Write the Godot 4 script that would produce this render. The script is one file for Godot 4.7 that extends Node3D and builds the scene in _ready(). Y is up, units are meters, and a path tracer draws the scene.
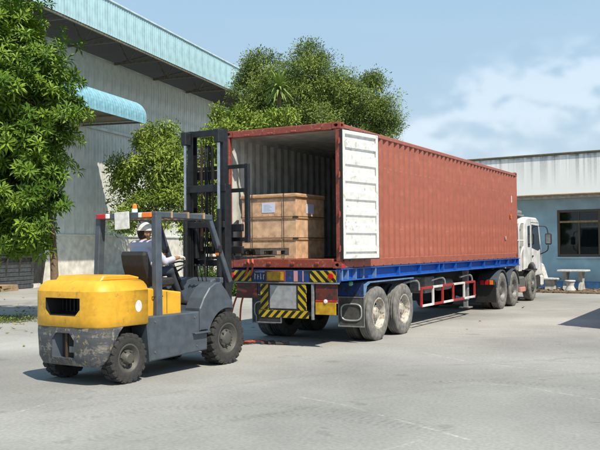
extends Node3D
# A yard in the sun: a forklift loads a crate into a shipping container on a semi trailer.
# Lengths in metres, y up. The camera stands at x = 0, z = 0 and looks along -z.
# Things that lie along a yaw use u (forwards), v (to the right), w (up): P(u, v, w).

var rng := RandomNumberGenerator.new()
var M := {}
var used := {}

func P(u: float, v: float, w: float) -> Vector3:
	return Vector3(v, w, -u)

func lin(r: float, g: float, b: float) -> Color:
	return Color(r, g, b).linear_to_srgb()

# ---------------------------------------------------------------- shapes
func S() -> SurfaceTool:
	var st := SurfaceTool.new()
	st.begin(Mesh.PRIMITIVE_TRIANGLES)
	st.set_smooth_group(-1)
	return st

func poly(st: SurfaceTool, pts: Array, out: Vector3) -> void:
	var n := Vector3.ZERO
	for i in pts.size():
		var a: Vector3 = pts[i]
		var b: Vector3 = pts[(i + 1) % pts.size()]
		n += a.cross(b)
	var ccw := n.dot(out) > 0.0
	for i in range(1, pts.size() - 1):
		st.add_vertex(pts[0])
		if ccw:
			st.add_vertex(pts[i + 1]); st.add_vertex(pts[i])
		else:
			st.add_vertex(pts[i]); st.add_vertex(pts[i + 1])

func box(st: SurfaceTool, c: Vector3, s: Vector3, bev := 0.0, bs := Basis()) -> void:
	var h := s * 0.5
	var b := minf(bev, minf(h.x, minf(h.y, h.z)) * 0.9)
	for ax in 3:
		var e := (ax + 1) % 3
		var f := (ax + 2) % 3
		for sg in [-1.0, 1.0]:
			var pts := []
			for q in [[-1, -1], [1, -1], [1, 1], [-1, 1]]:
				var p := Vector3.ZERO
				p[ax] = sg * h[ax]
				p[e] = q[0] * (h[e] - b)
				p[f] = q[1] * (h[f] - b)
				pts.append(c + bs * p)
			var o := Vector3.ZERO
			o[ax] = sg
			poly(st, pts, bs * o)
	if b <= 0.0:
		return
	for ax in 3:
		var e := (ax + 1) % 3
		var f := (ax + 2) % 3
		for se in [-1.0, 1.0]:
			for sf in [-1.0, 1.0]:
				var p1 := Vector3.ZERO
				var p2 := Vector3.ZERO
				p1[e] = se * h[e]; p1[f] = sf * (h[f] - b)
				p2[e] = se * (h[e] - b); p2[f] = sf * h[f]
				var d := Vector3.ZERO
				d[ax] = h[ax] - b
				var o := Vector3.ZERO
				o[e] = se; o[f] = sf
				poly(st, [c + bs * (p1 - d), c + bs * (p1 + d), c + bs * (p2 + d), c + bs * (p2 - d)], bs * o)
	for sx in [-1.0, 1.0]:
		for sy in [-1.0, 1.0]:
			for sz in [-1.0, 1.0]:
				poly(st, [c + bs * Vector3(sx * h.x, sy * (h.y - b), sz * (h.z - b)), c + bs * Vector3(sx * (h.x - b), sy * h.y, sz * (h.z - b)), c + bs * Vector3(sx * (h.x - b), sy * (h.y - b), sz * h.z)], bs * Vector3(sx, sy, sz))

# box between two corners given in u, v, w
func ubox(st: SurfaceTool, u0: float, u1: float, v0: float, v1: float, w0: float, w1: float, bev := 0.0) -> void:
	box(st, P((u0 + u1) / 2, (v0 + v1) / 2, (w0 + w1) / 2), Vector3(absf(v1 - v0), absf(w1 - w0), absf(u1 - u0)), bev)

# beam of w by h from a to b
func bar(st: SurfaceTool, a: Vector3, b: Vector3, w: float, h: float, bev := 0.0, up := Vector3.UP) -> void:
	var d := (b - a)
	var z := d.normalized()
	var u := up
	if absf(z.dot(u)) > 0.98:
		u = Vector3.RIGHT
	var x := u.cross(z).normalized()
	var y := z.cross(x)
	box(st, (a + b) / 2, Vector3(w, h, d.length()), bev, Basis(x, y, z))

func side_of(d: Vector3) -> Vector3:
	var s := d.cross(Vector3.UP)
	if s.length() < 0.05:
		s = d.cross(Vector3.RIGHT)
	return s.normalized()

func cyl(st: SurfaceTool, a: Vector3, b: Vector3, ra: float, rb: float, n := 16, caps := true) -> void:
	var d := (b - a).normalized()
	var x := side_of(d)
	var y := d.cross(x)
	var A := []
	var B := []
	for i in n:
		var t := TAU * i / n
		var o := x * cos(t) + y * sin(t)
		A.append(a + o * ra); B.append(b + o * rb)
	st.set_smooth_group(1)
	for i in n:
		var j := (i + 1) % n
		poly(st, [A[i], A[j], B[j], B[i]], (A[i] + A[j]) - 2 * a)
	st.set_smooth_group(-1)
	if caps:
		if ra > 0.0: poly(st, A, -d)
		if rb > 0.0: poly(st, B, d)

# profile: [radius, along] pairs turned about the axis through o
func lathe(st: SurfaceTool, o: Vector3, d: Vector3, prof: Array, n := 32) -> void:
	var x := side_of(d)
	var y := d.cross(x)
	var g := 2
	var last := Vector2.ZERO
	for k in prof.size() - 1:
		var p: Vector2 = prof[k]
		var q: Vector2 = prof[k + 1]
		var dir := (q - p).normalized()
		if k > 0 and dir.dot(last) < 0.77:
			g += 1
		last = dir
		st.set_smooth_group(g)
		var nrm := Vector2(dir.y, -dir.x)
		for i in n:
			var t0 := TAU * i / n
			var t1 := TAU * (i + 1) / n
			var r0 := x * cos(t0) + y * sin(t0)
			var r1 := x * cos(t1) + y * sin(t1)
			var pts := []
			pts.append(o + r0 * p.x + d * p.y)
			if p.x > 0.0001: pts.append(o + r1 * p.x + d * p.y)
			if q.x > 0.0001: pts.append(o + r1 * q.x + d * q.y)
			pts.append(o + r0 * q.x + d * q.y)
			poly(st, pts, (r0 + r1) * nrm.x + d * nrm.y * 2.0)
	st.set_smooth_group(-1)

# outline (Vector2 list) in the plane of ax, ay, pushed along an by depth, edges chamfered
func prism(st: SurfaceTool, pts: Array, o: Vector3, ax: Vector3, ay: Vector3, an: Vector3, depth: float, bev := 0.0) -> void:
	var pl := PackedVector2Array(pts)
	if Geometry2D.is_polygon_clockwise(pl):
		pl.reverse()
	var n := pl.size()
	var ins := PackedVector2Array()
	for i in n:
		var e0 := (pl[i] - pl[(i + n - 1) % n]).normalized()
		var e1 := (pl[(i + 1) % n] - pl[i]).normalized()
		var n0 := Vector2(-e0.y, e0.x)
		var n1 := Vector2(-e1.y, e1.x)
		var m := n0 + n1
		var l := maxf(m.length_squared() / 2.0, 0.3)
		ins.append(pl[i] + m / l * bev)
	var rings := []
	if bev > 0.0:
		rings = [[ins, 0.0], [pl, bev], [pl, depth - bev], [ins, depth]]
	else:
		rings = [[pl, 0.0], [pl, depth]]
	for k in rings.size() - 1:
		for i in n:
			var j := (i + 1) % n
			var e := pl[j] - pl[i]
			var out := ax * e.y - ay * e.x
			if bev > 0.0 and k == 0: out -= an * e.length()
			if bev > 0.0 and k == 2: out += an * e.length()
			var q := []
			for c in [[k, i], [k, j], [k + 1, j], [k + 1, i]]:
				var v: Vector2 = rings[c[0]][0][c[1]]
				q.append(o + ax * v.x + ay * v.y + an * rings[c[0]][1])
			poly(st, q, out)
	for k in [0, rings.size() - 1]:
		var ring: PackedVector2Array = rings[k][0]
		var ti := Geometry2D.triangulate_polygon(ring)
		for t in range(0, ti.size(), 3):
			var q := []
			for c in 3:
				var v := ring[ti[t + c]]
				q.append(o + ax * v.x + ay * v.y + an * rings[k][1])
			poly(st, q, -an if k == 0 else an)

func tube(st: SurfaceTool, path: Array, r: float, n := 8, r_end := -1.0, caps := true) -> void:
	var rings := []
	var x := Vector3.ZERO
	for i in path.size():
		var a: Vector3 = path[maxi(i - 1, 0)]
		var b: Vector3 = path[mini(i + 1, path.size() - 1)]
		var d := (b - a).normalized()
		if i == 0:
			x = side_of(d)
		else:
			x = (x - d * x.dot(d)).normalized()
		var y := d.cross(x)
		var rr := r if r_end < 0.0 else lerpf(r, r_end, float(i) / (path.size() - 1))
		var ring := []
		for k in n:
			var t := TAU * k / n
			ring.append(path[i] + (x * cos(t) + y * sin(t)) * rr)
		rings.append(ring)
	st.set_smooth_group(1)
	for i in rings.size() - 1:
		for k in n:
			var j := (k + 1) % n
			poly(st, [rings[i][k], rings[i][j], rings[i + 1][j], rings[i + 1][k]], rings[i][k] + rings[i][j] - 2.0 * path[i])
	st.set_smooth_group(-1)
	if caps:
		poly(st, rings[0], path[0] - path[1])
		poly(st, rings[-1], path[-1] - path[-2])

func curve(pts: Array, n := 6) -> Array:
	var out := []
	for i in pts.size() - 1:
		var p0: Vector3 = pts[maxi(i - 1, 0)]
		var p1: Vector3 = pts[i]
		var p2: Vector3 = pts[i + 1]
		var p3: Vector3 = pts[mini(i + 2, pts.size() - 1)]
		for k in n:
			out.append(p1.cubic_interpolate(p2, p0, p3, float(k) / n))
	out.append(pts[-1])
	return out

# open sheet: a row of points pushed along d
func sheet(st: SurfaceTool, row: Array, d: Vector3, out: Vector3) -> void:
	for i in row.size() - 1:
		poly(st, [row[i], row[i + 1], row[i + 1] + d, row[i] + d], out)

# rings with equal counts, joined and closed at both ends; skip = [ring, k] quads left open
func loft(st: SurfaceTool, rings: Array, mid: Vector3, skip := [], group := 1, caps := true) -> void:
	st.set_smooth_group(group)
	var n: int = rings[0].size()
	for i in rings.size() - 1:
		for k in n:
			if [i, k] in skip:
				continue
			var j := (k + 1) % n
			var q := [rings[i][k], rings[i][j], rings[i + 1][j], rings[i + 1][k]]
			var c: Vector3 = (q[0] + q[1] + q[2] + q[3]) / 4.0
			poly(st, q, c - mid)
	st.set_smooth_group(-1)
	if caps:
		poly(st, rings[0], rings[0][0] - rings[1][0])
		poly(st, rings[-1], rings[-1][0] - rings[-2][0])

# ---------------------------------------------------------------- objects
func numbered(called: String, parent: Node) -> String:
	var key := "%d/%s" % [parent.get_instance_id(), called]
	var n: int = used.get(key, 0)
	used[key] = n + 1
	return called if n == 0 else "%s_%03d" % [called, n]

func tag(o: Node, label: String, category: String, group := "", kind := "") -> void:
	if label: o.set_meta("label", label)
	if category: o.set_meta("category", category)
	if group: o.set_meta("group", group)
	if kind: o.set_meta("kind", kind)

func obj(called: String, st: SurfaceTool, m: Material, parent: Node = self) -> MeshInstance3D:
	st.generate_normals()
	return put(called, st.commit(), m, parent)

func put(called: String, mesh: Mesh, m: Material, parent: Node = self, at := Vector3.ZERO) -> MeshInstance3D:
	var o := MeshInstance3D.new()
	o.mesh = mesh
	o.material_override = m
	o.name = numbered(called, parent)
	o.position = at
	parent.add_child(o, true)
	return o

func made(st: SurfaceTool) -> Mesh:
	st.generate_normals()
	return st.commit()

func node(called: String, parent: Node, at := Vector3.ZERO) -> Node3D:
	var o := Node3D.new()
	o.name = numbered(called, parent)
	o.position = at
	parent.add_child(o, true)
	return o

func thing(called: String, label: String, category: String, at := Vector3.ZERO, turn_deg := 0.0, group := "") -> Node3D:
	var o := node(called, self, at)
	o.rotation_degrees.y = turn_deg
	tag(o, label, category, group)
	return o

# ---------------------------------------------------------------- materials
func grain(freq: float, oct: int, lo: float, hi: float, size := 512, seed_ := 1, type := FastNoiseLite.TYPE_SIMPLEX_SMOOTH, tint := Color.WHITE) -> NoiseTexture2D:
	var n := FastNoiseLite.new()
	n.noise_type = type
	n.frequency = freq
	n.fractal_octaves = oct
	n.seed = seed_
	var t := NoiseTexture2D.new()
	t.width = size; t.height = size
	t.seamless = true
	t.noise = n
	var g := Gradient.new()
	g.set_color(0, Color(lo, lo, lo) * tint)
	g.set_color(1, Color(hi, hi, hi))
	t.color_ramp = g
	return t

func relief(freq: float, oct: int, strength: float, size := 512, seed_ := 3) -> NoiseTexture2D:
	var n := FastNoiseLite.new()
	n.noise_type = FastNoiseLite.TYPE_SIMPLEX_SMOOTH
	n.frequency = freq
	n.fractal_octaves = oct
	n.seed = seed_
	var t := NoiseTexture2D.new()
	t.width = size; t.height = size
	t.seamless = true
	t.as_normal_map = true
	t.bump_strength = strength
	t.noise = n
	return t

func mat(c: Color, rough := 0.6, metal := 0.0, tex: Texture2D = null, scale := 1.0, nrm: Texture2D = null, nscale := 1.0) -> StandardMaterial3D:
	var m := StandardMaterial3D.new()
	m.albedo_color = c
	m.roughness = rough
	m.metallic = metal
	if tex or nrm:
		m.uv1_triplanar = true
		m.uv1_scale = Vector3.ONE * scale
	if tex:
		m.albedo_texture = tex
	if nrm:
		m.normal_enabled = true
		m.normal_texture = nrm
		m.normal_scale = nscale
	return m

# paint with chips of another colour: threshold noise on a computed picture
func chipped(base: Color, chips: Array, size := 512, seed_ := 5) -> ImageTexture:
	var im := Image.create(size, size, false, Image.FORMAT_RGB8)
	var fine := FastNoiseLite.new()
	fine.seed = seed_; fine.frequency = 0.02; fine.fractal_octaves = 3
	var base_n := fine.get_seamless_image(size, size).get_data()
	var layers := []
	for c in chips:
		var n := FastNoiseLite.new()
		n.seed = seed_ + 11 + layers.size() * 7
		n.frequency = c[1]; n.fractal_octaves = 5; n.fractal_gain = 0.62
		layers.append(n.get_seamless_image(size, size).get_data())
	var out := PackedByteArray()
	out.resize(size * size * 3)
	for i in size * size:
		var v := 0.86 + 0.14 * base_n[i] / 255.0
		var col := base * v
		for k in chips.size():
			if layers[k][i] > chips[k][2]:
				col = chips[k][0] * (0.8 + 0.2 * base_n[i] / 255.0)
		out[i * 3] = clampi(int(col.r * 255), 0, 255)
		out[i * 3 + 1] = clampi(int(col.g * 255), 0, 255)
		out[i * 3 + 2] = clampi(int(col.b * 255), 0, 255)
	im = Image.create_from_data(size, size, false, Image.FORMAT_RGB8, out)
	return ImageTexture.create_from_image(im)

func stripes_tex(turned: int) -> ImageTexture:
	var n := 128
	var im := Image.create(n, n, false, Image.FORMAT_RGB8)
	for y in n:
		for x in n:
			var t := fposmod(float(x + y * turned), 64.0)
			im.set_pixel(x, y, Color(0.86, 0.74, 0.1) if t < 32 else Color(0.08, 0.08, 0.08))
	return ImageTexture.create_from_image(im)

func materials() -> void:
	var dirt := grain(0.012, 5, 0.72, 1.0, 512, 1)
	var soft := grain(0.006, 4, 0.82, 1.0, 512, 2)
	var speck := grain(0.06, 4, 0.6, 1.0, 512, 8)
	var bump := relief(0.03, 4, 3.0)
	var wood := grain(0.01, 5, 0.74, 1.0, 512, 14)
	M.yellow = mat(Color.WHITE, 0.5, 0.0, chipped(lin(0.80, 0.42, 0.025), [[lin(0.62, 0.34, 0.04), 0.006, 205], [lin(0.22, 0.15, 0.07), 0.012, 228]], 512, 9), 0.9)
	M.yellow_plain = mat(lin(0.80, 0.42, 0.025), 0.4, 0.0, soft, 0.8)
	M.grey_worn = mat(Color.WHITE, 0.62, 0.0, chipped(lin(0.085, 0.09, 0.10), [[lin(0.30, 0.28, 0.24), 0.012, 158], [lin(0.5, 0.32, 0.06), 0.016, 200], [lin(0.05, 0.045, 0.04), 0.03, 196]], 512, 21), 1.1)
	M.grey = mat(lin(0.082, 0.102, 0.128), 0.5, 0.1, soft, 1.6)
	M.mast = mat(lin(0.028, 0.031, 0.037), 0.5, 0.3, dirt, 1.3)
	M.black = mat(lin(0.015, 0.015, 0.016), 0.6, 0.0, dirt, 1.0)
	M.hole = mat(lin(0.008, 0.008, 0.008), 0.9)
	M.steel = mat(lin(0.6, 0.6, 0.62), 0.22, 0.95, soft, 2.0)
	M.chain = mat(lin(0.12, 0.08, 0.05), 0.6, 0.5, speck, 4.0)
	M.tyre = mat(lin(0.045, 0.044, 0.043), 0.85, 0.0, dirt, 2.0, bump, 0.4)
	M.tyre_dusty = mat(lin(0.255, 0.25, 0.235), 0.92, 0.0, grain(0.012, 5, 0.6, 1.0, 512, 31), 1.2, bump, 0.3)
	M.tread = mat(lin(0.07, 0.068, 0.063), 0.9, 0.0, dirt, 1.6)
	M.rim_grey = mat(lin(0.25, 0.25, 0.24), 0.55, 0.4, speck, 3.0)
	M.rim_white = mat(Color.WHITE, 0.6, 0.1, chipped(lin(0.52, 0.5, 0.45), [[lin(0.25, 0.15, 0.07), 0.012, 170], [lin(0.12, 0.08, 0.05), 0.03, 196]], 256, 51), 2.4)
	M.red = mat(Color.WHITE, 0.5, 0.0, chipped(lin(0.375, 0.115, 0.075), [[lin(0.43, 0.15, 0.10), 0.008, 190], [lin(0.5, 0.24, 0.18), 0.016, 226], [lin(0.25, 0.08, 0.05), 0.02, 228]], 512, 61), 0.35)
	M.red_frame = mat(Color.WHITE, 0.55, 0.0, chipped(lin(0.27, 0.055, 0.035), [[lin(0.32, 0.13, 0.09), 0.02, 180], [lin(0.08, 0.04, 0.03), 0.03, 200]], 512, 71), 0.8)
	M.cwhite = mat(Color.WHITE, 0.5, 0.0, chipped(lin(0.78, 0.79, 0.77), [[lin(0.62, 0.61, 0.57), 0.008, 200]] , 512, 81), 0.7)
	M.lining = mat(lin(0.62, 0.64, 0.61), 0.6, 0.0, dirt, 0.4)
	M.rubber = mat(lin(0.02, 0.022, 0.022), 0.8)
	M.plyfloor = mat(lin(0.16, 0.09, 0.05), 0.7, 0.0, wood, 1.0)
	M.blue = mat(Color.WHITE, 0.5, 0.0, chipped(lin(0.006, 0.11, 0.50), [[lin(0.05, 0.14, 0.4), 0.02, 180], [lin(0.12, 0.11, 0.11), 0.03, 206]], 512, 91), 0.9)
	M.blue_pale = mat(lin(0.16, 0.30, 0.52), 0.6, 0.0, dirt, 1.0)
	M.chassis = mat(lin(0.03, 0.03, 0.033), 0.75, 0.0, dirt, 1.0)
	M.under_grey = mat(lin(0.28, 0.29, 0.30), 0.7, 0.1, dirt, 1.5)
	M.white_paint = mat(lin(0.75, 0.75, 0.74), 0.4, 0.0, soft, 0.8)
	M.red_paint = mat(lin(0.5, 0.03, 0.03), 0.5, 0.0, dirt, 1.4)
	M.yellow_plate = mat(lin(0.62, 0.36, 0.015), 0.5, 0.0, dirt, 1.2)
	M.plate_grey = mat(lin(0.42, 0.44, 0.46), 0.4, 0.25, soft, 2.0)
	M.stripes = mat(lin(0.62, 0.62, 0.5), 0.6, 0.0, stripes_tex(1), 3.2)
	M.stripes_back = mat(lin(0.62, 0.62, 0.5), 0.6, 0.0, stripes_tex(-1), 3.2)
	M.blue_grimy = mat(Color.WHITE, 0.6, 0.0, chipped(lin(0.006, 0.045, 0.20), [[lin(0.03, 0.035, 0.05), 0.012, 150], [lin(0.10, 0.09, 0.09), 0.03, 196]], 512, 95), 0.8)
	M.red_dark = mat(Color.WHITE, 0.65, 0.0, chipped(lin(0.13, 0.022, 0.016), [[lin(0.05, 0.03, 0.025), 0.015, 150], [lin(0.12, 0.10, 0.09), 0.03, 205]], 256, 96), 1.0)
	M.flap = mat(lin(0.085, 0.085, 0.082), 0.85, 0.0, dirt, 1.5)
	M.lens_red = mat(lin(0.45, 0.012, 0.012), 0.2)
	M.lens_orange = mat(lin(0.8, 0.19, 0.015), 0.2)
	M.lens_white = mat(lin(0.8, 0.8, 0.78), 0.25)
	M.sticker = mat(lin(0.82, 0.82, 0.80), 0.5, 0.0, soft, 3.0)
	M.seat = mat(lin(0.025, 0.025, 0.027), 0.75, 0.0, dirt, 2.0)
	M.ply = mat(lin(0.76, 0.46, 0.27), 0.75, 0.0, wood, 1.1)
	M.ply2 = mat(lin(0.80, 0.51, 0.31), 0.75, 0.0, wood, 0.8)
	M.batten = mat(lin(0.52, 0.29, 0.14), 0.8, 0.0, wood, 1.6)
	M.old_wood = mat(lin(0.09, 0.08, 0.07), 0.9, 0.0, speck, 1.5)
	M.label = mat(lin(0.56, 0.60, 0.74), 0.5)
	M.strap = mat(lin(0.05, 0.04, 0.035), 0.4)
	M.rim_dark = mat(lin(0.15, 0.145, 0.13), 0.6, 0.3, speck, 3.0)
	M.orange_strap = mat(lin(0.55, 0.09, 0.035), 0.7, 0.0, dirt, 5.0)
	var g := mat(Color(0.05, 0.07, 0.08, 0.82), 0.04)
	g.transparency = BaseMaterial3D.TRANSPARENCY_ALPHA
	M.glass = g
	var g2 := mat(Color(0.10, 0.13, 0.12, 0.45), 0.03)
	g2.transparency = BaseMaterial3D.TRANSPARENCY_ALPHA
	M.office_glass = g2
	M.siding = mat(lin(0.70, 0.73, 0.68), 0.5, 0.0, grain(0.01, 4, 0.86, 1.0, 512, 15), 0.25)
	M.fascia = mat(lin(0.42, 0.645, 0.71), 0.5, 0.0, grain(0.008, 4, 0.84, 1.0, 512, 17), 0.3)
	M.awning = mat(lin(0.27, 0.55, 0.67), 0.5, 0.0, dirt, 0.4)
	M.flashing = mat(lin(0.60, 0.74, 0.76), 0.5, 0.0, soft, 0.5)
	M.render_wall = mat(lin(0.82, 0.79, 0.71), 0.9, 0.0, grain(0.01, 5, 0.8, 1.0, 512, 19), 0.3)
	M.truss = mat(lin(0.22, 0.19, 0.13), 0.7, 0.0, dirt, 0.6)
	M.dark_roof = mat(lin(0.085, 0.08, 0.065), 0.8, 0.0, dirt, 0.5)
	M.blue_wall = mat(lin(0.44, 0.65, 0.76), 0.85, 0.0, grain(0.008, 5, 0.86, 1.0, 512, 23), 0.25)
	M.blue_skirt = mat(lin(0.05, 0.17, 0.42), 0.8, 0.0, dirt, 0.5)
	M.brown_frame = mat(lin(0.12, 0.085, 0.06), 0.45, 0.3)
	M.concrete = mat(lin(0.56, 0.55, 0.50), 0.9, 0.0, dirt, 0.7, bump, 0.3)
	M.white_stone = mat(lin(0.72, 0.72, 0.70), 0.85, 0.0, dirt, 1.2, bump, 0.3)
	M.soil = mat(lin(0.26, 0.19, 0.12), 0.95, 0.0, grain(0.03, 5, 0.5, 1.0, 512, 27), 0.5, bump, 1.0)
	M.skip = mat(Color.WHITE, 0.7, 0.1, chipped(lin(0.035, 0.037, 0.04), [[lin(0.07, 0.065, 0.06), 0.015, 150], [lin(0.12, 0.09, 0.07), 0.03, 192]], 256, 33), 0.5)
	M.pale_wood = mat(lin(0.42, 0.30, 0.17), 0.85, 0.0, wood, 1.0)
	M.bark = mat(lin(0.27, 0.19, 0.115), 0.95, 0.0, speck, 1.2, bump, 1.5)
	M.shutter = mat(lin(0.10, 0.11, 0.12), 0.6, 0.2, dirt, 0.6)

func leaf_mat(backlit: Color) -> StandardMaterial3D:
	var m := StandardMaterial3D.new()
	m.albedo_color = Color.WHITE
	m.vertex_color_use_as_albedo = true
	m.roughness = 0.5
	m.metallic_specular = 0.35
	m.cull_mode = BaseMaterial3D.CULL_DISABLED
	m.backlight_enabled = true
	m.backlight = backlit
	return m

func sky_cover() -> ImageTexture:
	var w := 1536
	var h := 768
	var n := FastNoiseLite.new()
	n.seed = 4; n.frequency = 2.6; n.fractal_octaves = 6; n.fractal_gain = 0.55
	var veil := FastNoiseLite.new()
	veil.seed = 9; veil.frequency = 1.1; veil.fractal_octaves = 4
	var out := PackedByteArray()
	out.resize(w * h * 4)
	# banks of cloud: azimuth right of -z, height, half widths (degrees)
	var banks := [[17.0, 10.4, 6.0, 2.4, 1.0], [13.0, 9.3, 3.0, 1.4, 0.8], [20.5, 10.5, 3.0, 2.2, 1.0], [8.4, 7.4, 2.6, 1.3, 0.85], [15.0, 6.0, 9.0, 1.6, 0.35], [-40, 14, 14, 4, 0.8], [60, 16, 16, 5, 0.8], [120, 20, 20, 6, 0.8], [190, 15, 22, 5, 0.8], [-110, 18, 18, 6, 0.8]]
	for y in range(0, h / 2 + 4):
		var el := PI * (0.5 - (y + 0.5) / h)
		var eld := rad_to_deg(el)
		for x in w:
			var az := TAU * (x + 0.5) / w
			var azd := rad_to_deg(az)
			var d := Vector3(sin(az) * cos(el), sin(el) * 2.2, -cos(az) * cos(el))
			var f := 0.0
			for b in banks:
				var dx: float = wrapf(azd - b[0], -180.0, 180.0) / b[2]
				var dy: float = (eld - b[1]) / b[3]
				var e := dx * dx + dy * dy
				if e < 5.0:
					f += exp(-e) * b[4]
			var a := 0.0
			if f > 0.02:
				a = clampf((f * (1.0 + n.get_noise_3dv(d * 6.5) * 2.1) - 0.12) * 1.1, 0.0, 1.0)
				a = a * a * (3.0 - 2.0 * a) * 0.48
			a += clampf(veil.get_noise_3dv(Vector3(d.x, d.y * 3.2, d.z) * 1.6) * 0.5 + 0.06, 0.0, 0.4) * 0.16
			var i := (y * w + x) * 4
			out[i] = 255; out[i + 1] = 240; out[i + 2] = 222
			out[i + 3] = clampi(int(a * 255), 0, 255)
	return ImageTexture.create_from_image(Image.create_from_data(w, h, false, Image.FORMAT_RGBA8, out))

func _ready() -> void:
	rng.seed = 20240
	# camera
	var cam := Camera3D.new()
	cam.name = "camera"
	add_child(cam)
	cam.position = Vector3(0, 1.785, 0)
	cam.rotation_degrees = Vector3(1.583, 0, 0)
	cam.rotate_object_local(Vector3(0, 0, 1), deg_to_rad(CAM_ROLL))
	cam.fov = rad_to_deg(2.0 * atan(225.0 / 826.8))
	cam.far = 900.0
	cam.current = true
	# sky, sun, exposure
	var sm := ProceduralSkyMaterial.new()
	sm.sky_top_color = lin(0.235, 0.41, 0.585)
	sm.sky_horizon_color = lin(0.47, 0.555, 0.615)
	sm.sky_curve = 0.16
	sm.ground_horizon_color = lin(0.42, 0.42, 0.40)
	sm.ground_bottom_color = lin(0.3, 0.3, 0.29)
	sm.sun_angle_max = 12.0
	sm.sky_cover = sky_cover()
	sm.sky_cover_modulate = Color(0.62, 0.62, 0.62)
	var sky := Sky.new()
	sky.sky_material = sm
	var env := Environment.new()
	env.background_mode = Environment.BG_SKY
	env.sky = sky
	env.tonemap_mode = Environment.TONE_MAPPER_LINEAR
	env.tonemap_exposure = 1.36
	env.sdfgi_enabled = true
	env.ssao_enabled = true
	env.ssil_enabled = true
	var we := WorldEnvironment.new()
	we.name = "world_environment"
	we.environment = env
	add_child(we)
	var sun := DirectionalLight3D.new()
	sun.name = "sun"
	sun.light_color = Color(1.0, 0.955, 0.88)
	sun.light_energy = 1.5
	sun.light_angular_distance = 0.5
	sun.shadow_enabled = true
	add_child(sun)
	sun.look_at_from_position(Vector3.ZERO, Vector3(-0.37, -1.0, -0.61), Vector3.UP)

	materials()
	ground()
	warehouse()
	office()
	trees()
	container_box(Vector3(-0.350, 1.419, -15.108), -29.0, true)
	container_box(Vector3(7.80, 0.0, -16.53), -29.0, false)  # unseen container, added right of the view to cast a shadow on the yard
	trailer()
	tractor()
	crate_and_pallet()
	forklift()
	driver()
	yard_bits()

const CAM_ROLL := -0.512

const SCRAPES := [[Vector2(-3.13, -9.19), Vector2(-2.98, -9.65), Vector2(-2.55, -10.01), Vector2(-2.10, -10.19)], [Vector2(-0.02, -9.95), Vector2(0.44, -9.49), Vector2(1.01, -8.58), Vector2(1.55, -7.68)], [Vector2(2.02, -14.09), Vector2(2.61, -12.82), Vector2(3.65, -11.73)], [Vector2(1.72, -11.13), Vector2(2.79, -10.59), Vector2(3.44, -9.59)]]
const PRINTS := [[Vector2(-2.69, -8.55), Vector2(-1.69, -9.29), Vector2(-0.48, -9.53), Vector2(0.52, -9.02), Vector2(1.43, -8.01)], [Vector2(-1.99, -7.81), Vector2(-1.06, -8.67), Vector2(-0.02, -8.99), Vector2(1.16, -8.20)], [Vector2(1.28, -10.75), Vector2(2.38, -11.09), Vector2(3.61, -10.40)]]

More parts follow.
